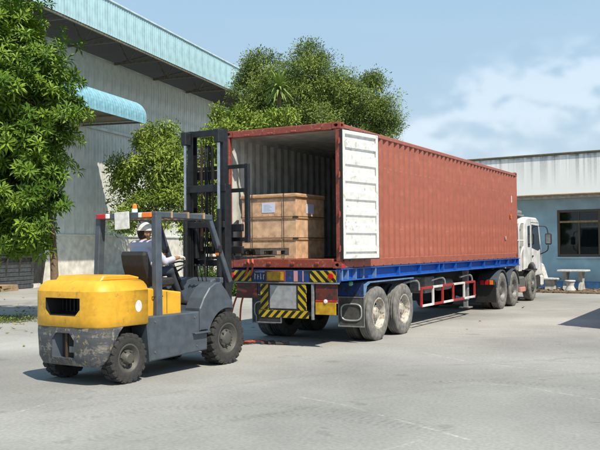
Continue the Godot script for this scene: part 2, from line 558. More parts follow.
# ---------------------------------------------------------------- ground
func ground_tex() -> ImageTexture:
	var n := 1400
	var span := 42.0
	var a := FastNoiseLite.new()
	a.seed = 2; a.frequency = 0.004; a.fractal_octaves = 5
	var b := FastNoiseLite.new()
	b.seed = 7; b.frequency = 0.03; b.fractal_octaves = 4; b.fractal_gain = 0.6
	var c := FastNoiseLite.new()
	c.seed = 12; c.frequency = 0.0016; c.fractal_octaves = 3
	var da := a.get_seamless_image(n, n).get_data()
	var db := b.get_seamless_image(n, n).get_data()
	var dc := c.get_seamless_image(n, n).get_data()
	var tone := PackedFloat32Array()
	tone.resize(n * n)
	for i in n * n:
		var t := 0.705 + 0.20 * (da[i] / 255.0 - 0.5) + 0.05 * (db[i] / 255.0 - 0.5) + 0.18 * (dc[i] / 255.0 - 0.5)
		if db[i] > 205: t -= 0.05
		tone[i] = t
	# tyre tracks: long shallow bends, some rubbed dark and some worn pale
	var r := RandomNumberGenerator.new()
	r.seed = 77
	var k := n / span
	for s in 52:
		var p := Vector2(r.randf_range(8, 34), r.randf_range(16, 40))
		var dir := r.randf_range(-0.5, 0.9) + (PI if s % 5 == 0 else 0.0)
		var bend := r.randf_range(-0.10, 0.10)
		var long := r.randf_range(4, 13)
		var wide := r.randf_range(0.05, 0.16)
		var amt := r.randf_range(0.03, 0.09) * (1.0 if s % 3 == 0 else -1.0)
		var twin := r.randf_range(1.2, 1.9)
		var steps := int(long / 0.03)
		for q in steps:
			var f := float(q) / steps
			dir += bend * 0.03
			p += Vector2(cos(dir), sin(dir)) * 0.03
			var side := Vector2(-sin(dir), cos(dir))
			for tw in 2:
				var m := int(wide * k)
				for e in range(-m, m + 1):
					var o := p + side * (tw * twin + e / k)
					var x := int(o.x * k); var y := int(o.y * k)
					if x < 0 or y < 0 or x >= n or y >= n: continue
					var i := y * n + x
					var brk := clampf((db[(i * 3) % (n * n)] / 255.0 - 0.25) * 2.0, 0.0, 1.0)
					tone[i] += amt * brk * sin(f * PI) * (1.0 - absf(e) / (m + 1.0)) * 0.9
	# long pale scrapes and the ribbed print of a lorry tyre, seen across the foreground
	for ln in SCRAPES:
		for q in ln.size() - 1:
			var p0: Vector2 = ln[q]
			var p1: Vector2 = ln[q + 1]
			var steps := int(p0.distance_to(p1) / 0.012)
			for e in steps:
				var p := p0.lerp(p1, float(e) / steps) + Vector2(21.0, 42.0)
				var x := int(p.x * k); var y := int(p.y * k)
				if x < 1 or y < 1 or x >= n - 1 or y >= n - 1: continue
				var i := y * n + x
				tone[i] += 0.06 * clampf(db[(i * 5) % (n * n)] / 140.0 - 0.5, 0.0, 1.0)
	for ln in PRINTS:
		for q in ln.size() - 1:
			var p0: Vector2 = ln[q]
			var p1: Vector2 = ln[q + 1]
			var dd := (p1 - p0).normalized()
			var sd := Vector2(-dd.y, dd.x)
			var steps := int(p0.distance_to(p1) / 0.09)
			for e in steps:
				for s in range(-8, 9):
					var p := p0.lerp(p1, float(e) / steps) + sd * s * 0.016 + dd * absf(s) * 0.006 + Vector2(21.0, 42.0)
					var x := int(p.x * k); var y := int(p.y * k)
					if x < 1 or y < 1 or x >= n - 1 or y >= n - 1: continue
					var i := y * n + x
					tone[i] -= 0.032 * clampf(db[(i * 7) % (n * n)] / 110.0 - 0.45, 0.0, 1.0)
	# thin scratches and cracks
	for s in 46:
		var p := Vector2(r.randf_range(6, 38), r.randf_range(12, 40))
		var dir := r.randf_range(-0.6, 0.6) + (PI / 2 if s % 6 == 0 else 0.0)
		var pale := s % 4 != 0
		for q in r.randi_range(30, 260):
			dir += r.randf_range(-0.06, 0.06) if pale else r.randf_range(-0.35, 0.35)
			p += Vector2(cos(dir), sin(dir)) * 0.03
			var x := int(p.x * k); var y := int(p.y * k)
			if x < 0 or y < 0 or x >= n or y >= n: continue
			tone[y * n + x] += 0.05 if pale else -0.06
	# oil spots
	for s in 90:
		var p := Vector2(r.randf_range(4, 38), r.randf_range(10, 40)) * k
		var rad := r.randf_range(1.5, 7.0)
		for y in range(-9, 10):
			for x in range(-9, 10):
				var dd := Vector2(x, y).length() / rad
				if dd < 1.0:
					var i := clampi(int(p.y) + y, 0, n - 1) * n + clampi(int(p.x) + x, 0, n - 1)
					tone[i] -= 0.10 * minf(1.0, (1.0 - dd) * 2.0) * (db[i] / 255.0)
	var out := PackedByteArray()
	out.resize(n * n * 3)
	for i in n * n:
		var t := tone[i]
		out[i * 3] = clampi(int(t * 255.0 * 1.0), 0, 255)
		out[i * 3 + 1] = clampi(int(t * 255.0 * 0.998), 0, 255)
		out[i * 3 + 2] = clampi(int(t * 255.0 * 0.97), 0, 255)
	return ImageTexture.create_from_image(Image.create_from_data(n, n, false, Image.FORMAT_RGB8, out))

func ground() -> void:
	var m := StandardMaterial3D.new()
	m.albedo_texture = ground_tex()
	m.albedo_color = Color(0.865, 0.865, 0.87)
	m.roughness = 0.93
	m.metallic_specular = 0.3
	m.uv1_scale = Vector3(1, 1, 1)
	m.detail_enabled = true
	m.detail_blend_mode = BaseMaterial3D.BLEND_MODE_MUL
	m.detail_uv_layer = BaseMaterial3D.DETAIL_UV_2
	m.detail_albedo = grain(0.06, 6, 0.90, 1.03, 1024, 44)
	m.detail_normal = relief(0.03, 6, 0.6, 1024, 45)
	m.normal_enabled = true
	m.normal_texture = relief(0.04, 3, 1.0, 256, 46)
	m.normal_scale = 0.15
	var st := S()
	var far := 420.0
	var pts := [Vector3(-far, 0, 60), Vector3(far, 0, 60), Vector3(far, 0, -far), Vector3(-far, 0, -far)]
	for i in [0, 2, 1, 0, 3, 2]:
		var p: Vector3 = pts[i]
		st.set_uv(Vector2((p.x + 21.0) / 42.0, (p.z + 42.0) / 42.0))
		st.set_uv2(Vector2(p.x, p.z) / 3.7)
		st.add_vertex(p)
	st.generate_normals()
	st.generate_tangents()
	var o := put("ground", st.commit(), m)
	tag(o, "pale grey worn concrete yard with tyre marks", "", "", "structure")

# ---------------------------------------------------------------- warehouse
func ribbed(width: float, pitch: float, deep: float) -> Array:
	var row := [Vector2(0, 0)]
	var n := int(round(width / pitch))
	for i in n:
		var c := (i + 0.5) * pitch
		for q in [[-0.055, 0.0], [-0.03, 1.0], [0.03, 1.0], [0.055, 0.0]]:
			row.append(Vector2(c + q[0], q[1] * deep))
	row.append(Vector2(width, 0))
	return row

func warehouse() -> void:
	var t := thing("warehouse", "tall metal-sided warehouse with pale blue roof fascia and dark open eaves", "warehouse", Vector3(-12.286, 0, -40.609), -18.4)
	var u0 := -24.0
	var u1 := 48.0
	var out := Vector3(1, 0, 0)
	var sw := 0.9
	var over := 3.1
	# plinth of rendered masonry with a ledge
	var st := S()
	ubox(st, u0, u1, -0.3, 0.02, 0, 2.5)
	obj("plinth_wall", st, M.render_wall, t)
	st = S()
	ubox(st, u0, u1, -0.25, 0.09, 2.5, 2.58)
	obj("ledge", st, M.siding, t)
	# siding sheets
	st = S()
	var row := []
	for p in ribbed(sw, 0.3, 0.02): row.append(P(p.x, p.y, 0))
	sheet(st, row, Vector3(0, 9.6, 0), out)
	var siding := made(st)
	st = S()
	row = []
	for p in ribbed(sw, 0.225, 0.018): row.append(P(p.x, p.y, 0))
	sheet(st, row, Vector3(0, 1.72, 0), out)
	var fasc := made(st)
	var n := int((u1 - u0) / sw)
	for i in n:
		put("siding_sheet", siding, M.siding, t, P(u0 + i * sw, 0.005 * (i % 2), 2.58))
		put("fascia_sheet", fasc, M.fascia, t, P(u0 + i * sw, over + 0.004 * (i % 2), 12.235))
	st = S()
	ubox(st, u0, u1, -0.32, -0.03, 2.58, 12.3)
	obj("wall_backing", st, M.siding, t)
	st = S()
	ubox(st, u0, u1, over - 0.12, over + 0.07, 13.89, 13.99, 0.02)
	obj("ridge_flashing", st, M.flashing, t)
	st = S()
	ubox(st, u0, u1, over - 0.1, over - 0.02, 12.12, 12.24)
	obj("eaves_beam", st, M.truss, t)
	# roof deck above the overhang, and the roof behind it
	st = S()
	bar(st, P(u0, -6.0, 15.0), P(u1, -6.0, 15.0), 0.01, 0.01)
	poly(st, [P(u0, over - 0.05, 13.6), P(u1, over - 0.05, 13.6), P(u1, -14, 15.9), P(u0, -14, 15.9)], Vector3.UP)
	poly(st, [P(u0, over - 0.05, 13.5), P(u1, over - 0.05, 13.5), P(u1, -14, 15.8), P(u0, -14, 15.8)], Vector3.DOWN)
	poly(st, [P(u1, -0.3, 0), P(u1, -14, 0), P(u1, -14, 15.8), P(u1, -0.3, 14)], Vector3(0, 0, -1))
	poly(st, [P(u1, over - 0.1, 12.2), P(u1, over - 0.1, 13.5), P(u1, -0.3, 14), P(u1, -0.3, 12.2)], Vector3(0, 0, -1))
	obj("roof", st, M.dark_roof, t)
	# trusses that carry the overhang
	var u := -21.0
	while u < u1:
		st = S()
		bar(st, P(u, 0.04, 12.22), P(u, over - 0.1, 12.22), 0.10, 0.14)
		bar(st, P(u, 0.1, 13.55), P(u, over - 0.1, 13.35), 0.09, 0.10)
		bar(st, P(u, 0.9, 12.28), P(u, 0.25, 13.5), 0.06, 0.07)
		bar(st, P(u, 0.9, 12.28), P(u, 1.8, 13.45), 0.06, 0.07)
		bar(st, P(u, 2.5, 12.28), P(u, 1.8, 13.45), 0.06, 0.07)
		bar(st, P(u, 0.5, 12.3), P(u + 1.6, over - 0.15, 13.2), 0.05, 0.06)
		obj("roof_truss", st, M.truss, t)
		u += 4.5
	for v in [0.6, 1.6, 2.6]:
		st = S()
		ubox(st, u0, u1, v, v + 0.06, 13.32, 13.46)
		obj("purlin", st, M.truss, t)
	# line of flashing where the awning meets the wall
	st = S()
	ubox(st, u0, u1, 0.04, 0.12, 8.28, 8.42)
	obj("wall_flashing", st, M.siding, t)
	# awning, sheet by sheet
	var aw := node("awning", t)
	var prof := [Vector2(0.04, 9.85), Vector2(2.7, 9.40)]
	for i in 9:
		var an := PI / 2 - i * (PI / 2) / 8
		prof.append(Vector2(2.95 + 0.85 * cos(an), 8.5 + 0.85 * sin(an)))
	prof.append(Vector2(3.8, 8.17))
	st = S()
	var rib := ribbed(0.72, 0.24, 0.016)
	for i in prof.size() - 1:
		for k in rib.size() - 1:
			var q := []
			for c in [[i, k], [i + 1, k], [i + 1, k + 1], [i, k + 1]]:
				var pp: Vector2 = prof[c[0]]
				var nn := Vector2(0.2, 1).normalized() if c[0] < 2 else (pp - Vector2(2.95, 8.5)).normalized()
				if c[0] == prof.size() - 1: nn = Vector2(1, 0)
				var rr: Vector2 = rib[c[1]]
				q.append(P(rr.x, pp.x + nn.x * rr.y, pp.y + nn.y * rr.y))
			poly(st, q, Vector3(1, 1, 0))
	var am := made(st)
	var ua := 2.78
	for i in 22:
		put("awning_sheet", am, M.awning, aw, P(ua - 0.72 * (i + 1), 0, 0))
	st = S()
	var tri := []
	for p in prof: tri.append(Vector2(p.x, p.y))
	tri.append(Vector2(3.7, 8.2)); tri.append(Vector2(3.4, 8.9)); tri.append(Vector2(2.7, 9.15)); tri.append(Vector2(0.04, 9.4))
	prism(st, tri, P(ua + 0.03, 0, 0), Vector3(1, 0, 0), Vector3(0, 1, 0), Vector3(0, 0, 1), 0.03)
	obj("end_trim", st, M.flashing, aw)
	for i in 7:
		st = S()
		var uu := ua - 0.1 - i * 2.4
		bar(st, P(uu, 0.05, 8.3), P(uu, 3.7, 8.26), 0.06, 0.1)
		bar(st, P(uu, 0.05, 9.6), P(uu, 2.9, 9.15), 0.06, 0.08)
		bar(st, P(uu, 2.9, 9.15), P(uu, 3.7, 8.26), 0.05, 0.06)
		obj("bracket", st, M.truss, aw)
	st = S()
	ubox(st, ua - 15.8, ua, 3.7, 3.77, 8.19, 8.29)
	obj("edge_beam", st, M.truss, aw)
	st = S()
	poly(st, [P(ua, 0.05, 8.4), P(ua, 3.7, 8.35), P(ua - 15.8, 3.7, 8.35), P(ua - 15.8, 0.05, 8.4)], Vector3.DOWN)
	obj("soffit", st, M.truss, aw)
	# roller shutter under the awning
	var sh := node("roller_shutter", t)
	for i in 24:
		st = S()
		ubox(st, -8.0, -1.5, 0.12, 0.16, 0.02 + i * 0.19, 0.19 + i * 0.19, 0.015)
		obj("slat", st, M.shutter, sh)

# ---------------------------------------------------------------- office building
func stain_tex() -> ImageTexture:
	var w := 1024
	var h := 256
	var n := FastNoiseLite.new()
	n.seed = 3; n.frequency = 0.035; n.fractal_octaves = 4
	var g := FastNoiseLite.new()
	g.seed = 8; g.frequency = 0.15; g.fractal_octaves = 3
	var out := PackedByteArray()
	out.resize(w * h * 3)
	for x in w:
		var s := clampf(n.get_noise_1d(x) * 1.5 + 0.5 + g.get_noise_1d(x) * 0.35, 0.0, 1.0)
		var s2 := clampf(n.get_noise_1d(x * 0.5 + 900) * 1.8 + 0.35, 0.0, 1.0)
		for y in h:
			var f := float(y) / h
			var d := 0.0
			var l := 0.15 + s * 0.75
			if f < l: d = s * s * (1.0 - f / l) * 0.42
			d += s2 * 0.13 * clampf(1.0 - f * 1.1, 0.0, 1.0)
			d *= 0.8 + 0.4 * g.get_noise_2d(x * 2.0, y * 0.3)
			if f < 0.05: d += 0.35 * s2
			var c := Color(0.93, 0.94, 0.94).lerp(Color(0.42, 0.43, 0.46), clampf(d, 0.0, 0.9))
			var i := (y * w + x) * 3
			out[i] = int(c.r * 255); out[i + 1] = int(c.g * 255); out[i + 2] = int(c.b * 255)
	return ImageTexture.create_from_image(Image.create_from_data(w, h, false, Image.FORMAT_RGB8, out))

func office() -> void:
	# local: wall face in the plane v = 0, street side is v < 0, u runs to the far left end
	var t := thing("office_building", "low light blue office with mildew-streaked white roof parapet and brown window", "building", Vector3(10.535, 0, -33.638), 55.0)
	var uL := 5.2
	var uR := -9.0
	var wu0 := -1.63
	var wu1 := 0.03
	var wb := 1.36
	var wt := 3.19
	# front wall as pieces round the window opening
	var st := S()
	ubox(st, wu1, uL, 0, 0.18, 0, 3.9)
	ubox(st, uR, wu0, 0, 0.18, 0, 3.9)
	ubox(st, wu0, wu1, 0, 0.18, 0, wb)
	ubox(st, wu0, wu1, 0, 0.18, wt, 3.9)
	obj("front_wall", st, M.blue_wall, t)
	st = S()
	ubox(st, uL - 0.18, uL, 0.18, 7.0, 0, 3.9)
	ubox(st, uR, uL, 7.0, 7.2, 0, 5.0)
	ubox(st, uR, uR + 0.18, 0.18, 7.0, 0, 3.9)
	obj("outer_wall", st, M.blue_wall, t)
	st = S()
	ubox(st, uR, uL + 0.02, -0.035, 0.0, 0, 0.34, 0.008)
	obj("skirting", st, M.blue_skirt, t)
	st = S()
	ubox(st, uR + 0.2, uL - 0.2, 0.2, 6.9, 0.02, 0.12)
	ubox(st, uR + 0.2, uL - 0.2, 6.7, 6.9, 0.12, 3.6)
	obj("interior", st, M.shutter, t)
	# roof slab, beam and parapet
	st = S()
	ubox(st, uR - 0.4, uL + 0.4, -0.9, 7.3, 3.66, 3.82)
	obj("roof_slab", st, M.concrete, t)
	var m := StandardMaterial3D.new()
	m.albedo_texture = stain_tex()
	m.albedo_color = Color(1, 1, 0.99)
	m.roughness = 0.85
	st = S()
	var a := P(uL + 0.5, -1.0, 5.36)
	var b := P(uR - 0.5, -1.0, 5.36)
	var h := Vector3(0, -1.54, 0)
	var uvs := [Vector2(0, 0), Vector2(2.0, 0), Vector2(2.0, 1), Vector2(0, 1)]
	var pts := [a, b, b + h, a + h]
	for i in [0, 1, 2, 0, 2, 3]:
		st.set_uv(uvs[i]); st.add_vertex(pts[i])
	obj("parapet", st, m, t)
	st = S()
	ubox(st, uR - 0.5, uL + 0.5, -0.995, -0.80, 3.822, 5.355)
	obj("parapet_core", st, M.white_paint, t)
	st = S()
	ubox(st, uR - 0.55, uL + 0.55, -1.06, -0.72, 5.36, 5.45, 0.02)
	var moss := mat(Color.WHITE, 0.9, 0.0, chipped(lin(0.10, 0.09, 0.06), [[lin(0.16, 0.13, 0.06), 0.03, 150], [lin(0.07, 0.08, 0.03), 0.03, 190]], 256, 99), 0.8)
	obj("coping", st, moss, t)
	st = S()
	ubox(st, uR - 0.5, uL + 0.5, -1.03, -0.86, 3.77, 3.83, 0.015)
	obj("drip_edge", st, M.pale_wood, t)
	# window: frame, transom, mullion and panes
	var wn := node("window", t)
	var f := 0.07
	st = S()
	ubox(st, wu0 - 0.03, wu0 + f, -0.03, 0.1, wb - 0.03, wt + 0.03, 0.008)
	ubox(st, wu1 - f, wu1 + 0.03, -0.031, 0.1, wb - 0.03, wt + 0.03, 0.008)
	ubox(st, wu0 + f, wu1 - f, -0.029, 0.1, wt - f, wt + 0.029, 0.008)
	ubox(st, wu0 + f, wu1 - f, -0.029, 0.1, wb - 0.029, wb + f, 0.008)
	obj("frame", st, M.brown_frame, wn)
	st = S()
	ubox(st, wu0 + f, wu1 - f, -0.02, 0.08, 2.70, 2.78, 0.006)
	obj("transom", st, M.pale_wood, wn)
	st = S()
	ubox(st, -0.84, -0.78, -0.022, 0.07, wb + f, 2.70, 0.006)
	ubox(st, -0.83, -0.79, -0.022, 0.07, 2.78, wt - f, 0.006)
	obj("mullion", st, M.brown_frame, wn)
	for q in [[wu0 + f, -0.84, wb + f, 2.70], [-0.78, wu1 - f, wb + f, 2.70], [wu0 + f, -0.83, 2.78, wt - f], [-0.79, wu1 - f, 2.78, wt - f]]:
		st = S()
		poly(st, [P(q[0], 0.02, q[2]), P(q[1], 0.02, q[2]), P(q[1], 0.02, q[3]), P(q[0], 0.02, q[3])], Vector3(-1, 0, 0))
		obj("pane", st, M.office_glass, wn)
	st = S()
	ubox(st, wu0 - 0.08, wu1 + 0.08, -0.1, 0.02, wb - 0.1, wb - 0.032, 0.01)
	obj("sill", st, M.blue_wall, wn)
	# bare strip of earth along the wall, with a low kerb
	st = S()
	ubox(st, uR, uL + 2.0, -2.6, -0.04, 0.0, 0.05)
	var so := obj("soil_strip", st, M.soil)
	so.transform = t.transform
	tag(so, "strip of brown earth along the blue office wall", "", "", "structure")
	# dead leaves and clods on it
	var mm := MultiMesh.new()
	mm.transform_format = MultiMesh.TRANSFORM_3D
	mm.use_colors = true
	st = S()
	poly(st, [Vector3(-0.05, 0, 0), Vector3(0, 0.012, -0.03), Vector3(0.06, 0.004, 0), Vector3(0, 0.012, 0.03)], Vector3.UP)
	mm.mesh = made(st)
	mm.instance_count = 900
	for i in 900:
		var s := rng.randf_range(0.6, 1.8)
		var bs := Basis.from_euler(Vector3(rng.randf_range(-0.5, 0.5), rng.randf_range(0, TAU), rng.randf_range(-0.5, 0.5))).scaled(Vector3.ONE * s)
		mm.set_instance_transform(i, Transform3D(bs, P(rng.randf_range(-8, 6), rng.randf_range(-2.7, -0.15), 0.062)))
		mm.set_instance_color(i, Color(0.28, 0.19, 0.09).lerp(Color(0.10, 0.07, 0.04), rng.randf()))
	var lf := MultiMeshInstance3D.new()
	lf.name = "leaf_litter"
	lf.multimesh = mm
	lf.material_override = leaf_mat(Color(0.1, 0.08, 0.03))
	add_child(lf)
	lf.transform = t.transform
	tag(lf, "dry brown leaves scattered on the earth by the office", "leaves", "", "stuff")
	# stone seats and table
	var tf := t.transform
	var bench := thing("stone_chair", "white stone garden chair with tall curved back beside the truck cab", "chair", tf * P(0.05, -1.0, 0.05), 55.0)
	st = S()
	prism(st, [Vector2(-0.16, 0), Vector2(0.16, 0), Vector2(0.12, 0.2), Vector2(0.17, 0.38), Vector2(-0.17, 0.38), Vector2(-0.12, 0.2)], P(-0.2, 0, 0), Vector3(1, 0, 0), Vector3(0, 1, 0), Vector3(0, 0, -1), 0.4, 0.02)
	obj("pedestal", st, M.concrete, bench)
	st = S()
	ubox(st, -0.36, 0.28, -0.22, 0.22, 0.38, 0.46, 0.02)
	obj("seat", st, M.white_stone, bench)
	st = S()
	prism(st, [Vector2(0.16, 0.44), Vector2(0.26, 0.44), Vector2(0.42, 0.82), Vector2(0.46, 1.0), Vector2(0.40, 1.04), Vector2(0.33, 0.98), Vector2(0.24, 0.72)], P(0, -0.22, 0), Vector3(0, 0, -1), Vector3(0, 1, 0), Vector3(1, 0, 0), 0.44, 0.02)
	obj("backrest", st, M.white_stone, bench)
	var tb := thing("stone_table", "grey stone garden table with white slab top under the brown window", "table", tf * P(-0.80, -0.8, 0.05), 55.0)
	st = S()
	ubox(st, -0.56, 0.56, -0.34, 0.34, 0.70, 0.78, 0.02)
	obj("table_top", st, M.white_stone, tb)
	for e in [-0.3, 0.3]:
		st = S()
		prism(st, [Vector2(-0.24, 0), Vector2(0.24, 0), Vector2(0.20, 0.10), Vector2(0.10, 0.30), Vector2(0.18, 0.56), Vector2(0.24, 0.70), Vector2(-0.24, 0.70), Vector2(-0.18, 0.56), Vector2(-0.10, 0.30), Vector2(-0.20, 0.10)], P(e - 0.08, 0, 0), Vector3(1, 0, 0), Vector3(0, 1, 0), Vector3(0, 0, -1), 0.16, 0.015)
		obj("leg", st, M.concrete, tb)
	var stool := thing("stone_stool", "small white stone stool in front of the garden table", "stool", tf * P(-0.86, -1.45, 0.05), 55.0)
	st = S()
	lathe(st, Vector3.ZERO, Vector3.UP, [Vector2(0, 0), Vector2(0.2, 0), Vector2(0.2, 0.04), Vector2(0.15, 0.12), Vector2(0.13, 0.2), Vector2(0.17, 0.3), Vector2(0.18, 0.33)], 20)
	obj("pedestal", st, M.white_stone, stool)
	st = S()
	lathe(st, Vector3(0, 0.33, 0), Vector3.UP, [Vector2(0.17, 0), Vector2(0.2, 0.015), Vector2(0.2, 0.05), Vector2(0.18, 0.065), Vector2(0, 0.07)], 20)
	obj("seat", st, M.white_stone, stool)

# ---------------------------------------------------------------- trees
func leaf(st: SurfaceTool, b: Vector3, dir: Vector3, up: Vector3, l: float, w: float, droop: float, col: Color) -> void:
	var side := dir.cross(up).normalized()
	var n := side.cross(dir).normalized()
	var mid := b + dir * l * 0.45 - n * w * 0.18
	var ml := b + dir * l * 0.5 + side * w * 0.5 + n * w * 0.1
	var mr := b + dir * l * 0.5 - side * w * 0.5 + n * w * 0.1
	var tip := b + dir * l - Vector3(0, droop * l, 0)
	st.set_color(col)
	for t in [[b, ml, mid], [b, mid, mr], [ml, tip, mid], [mid, tip, mr]]:
		for p in t: st.add_vertex(p)

# leaves that stand round a shoot tip
func whorl_mesh(count: int, l: float, w: float, seed_: int, tint := Color.WHITE) -> Mesh:
	var r := RandomNumberGenerator.new()
	r.seed = seed_
	var st := S()
	for i in count:
		var t := i * 2.39996 + r.randf_range(-0.2, 0.2)
		var lift := lerpf(-0.25, 0.95, float(i) / count) + r.randf_range(-0.15, 0.15)
		var dir := Vector3(cos(t) * cos(lift), sin(lift), sin(t) * cos(lift)).normalized()
		var s := r.randf_range(0.75, 1.1)
		var v := r.randf_range(0.7, 1.2)
		leaf(st, Vector3(0, -0.03 + 0.06 * i / count, 0) + dir * 0.015, dir, Vector3.UP, l * s, w * s, r.randf_range(0.1, 0.4), Color(tint.r * v, tint.g * v, tint.b * v * r.randf_range(0.8, 1.0)))
	return made(st)

# leaves along twigs inside a loose ball
func spray_mesh(count: int, rad: float, l: float, w: float, seed_: int, droop := 0.2, tint := Color.WHITE) -> Mesh:
	var r := RandomNumberGenerator.new()
	r.seed = seed_
	var st := S()
	for i in count:
		var d := Vector3(r.randfn(), r.randfn() * 0.8, r.randfn()).normalized()
		var p := d * rad * pow(r.randf(), 0.5)
		var dir := (d + Vector3(r.randfn(), r.randfn(), r.randfn()) * 0.6).normalized()
		var s := r.randf_range(0.7, 1.2)
		var v := r.randf_range(0.65, 1.25)
		leaf(st, p, dir, Vector3(r.randfn() * 0.4, 1, r.randfn() * 0.4).normalized(), l * s, w * s, droop * r.randf(), Color(tint.r * v, tint.g * v, tint.b * v))
	return made(st)

# foliage: clumps of sprays on the outside of each lobe, joined into one mesh; kinds are the spray in several leaf tones
func crown(t: Node, called: String, lobes: Array, count: int, kinds: Array, m: Material, s0: float, s1: float, seed_: int, per := 9, spread := 0.34, inner := 0.35) -> MeshInstance3D:
	var r := RandomNumberGenerator.new()
	r.seed = seed_
	var tot := 0.0
	for l in lobes: tot += pow(l[1].x * l[1].y * l[1].z, 0.72)
	var st := SurfaceTool.new()
	for l in lobes:
		var clumps := maxi(3, int(count / per * pow(l[1].x * l[1].y * l[1].z, 0.72) / tot))
		for c in clumps:
			var d := Vector3(r.randfn(), r.randfn(), r.randfn()).normalized()
			var rr := lerpf(inner, 1.02, pow(r.randf(), 0.55))
			var cc: Vector3 = l[0] + d * rr * l[1]
			var size: float = spread * (l[1].x + l[1].y + l[1].z) / 3.0 * r.randf_range(0.6, 1.25)
			var tone := r.randi() % kinds.size()
			for k in int(per * r.randf_range(0.6, 1.4)):
				var o := Vector3(r.randfn(), r.randfn() * 0.7, r.randfn()) * size * 0.55
				var up := (d * 0.8 + o / size * 0.5 + Vector3(0, 0.75, 0) + Vector3(r.randfn(), r.randfn(), r.randfn()) * 0.35).normalized()
				var x := side_of(up).rotated(up, r.randf() * TAU)
				var s := r.randf_range(s0, s1)
				var which: int = tone if r.randf() < 0.6 else r.randi() % kinds.size()
				st.append_from(kinds[which], 0, Transform3D(Basis(x, up, x.cross(up)) * s, cc + o))
	return put(called, st.commit(), m, t)

func tones(ca: Color, cb: Color, make: Callable) -> Array:
	var out := []
	for k in 5:
		out.append(make.call(ca.lerp(cb, k / 4.0), 100 + k))
	return out

func limbs(t: Node, path: Array, r0: float, r1: float, lobes: Array, m: Material, seed_: int, twigs := 7) -> void:
	var r := RandomNumberGenerator.new()
	r.seed = seed_
	var st := S()
	tube(st, curve(path, 5), r0, 10, r1)
	obj("trunk", st, m, t)
	for l in lobes:
		st = S()
		var from: Vector3 = path[-1].lerp(path[-2], r.randf_range(0.0, 0.7))
		var mid: Vector3 = from.lerp(l[0], 0.5) + Vector3(r.randfn(), r.randf_range(0.0, 1.0), r.randfn()) * 0.15 * l[1].x
		tube(st, curve([from, mid, l[0]], 4), r1 * 0.75, 7, r1 * 0.35)
		for k in twigs:
			var d := Vector3(r.randfn(), r.randfn() * 0.7 + 0.4, r.randfn()).normalized()
			var a: Vector3 = mid.lerp(l[0], r.randf())
			var e: Vector3 = l[0] + d * l[1] * 0.8
			tube(st, curve([a, a.lerp(e, 0.5) + Vector3(0, 0.1, 0), e], 3), r1 * 0.3, 5, r1 * 0.08)
		obj("limb", st, m, t)

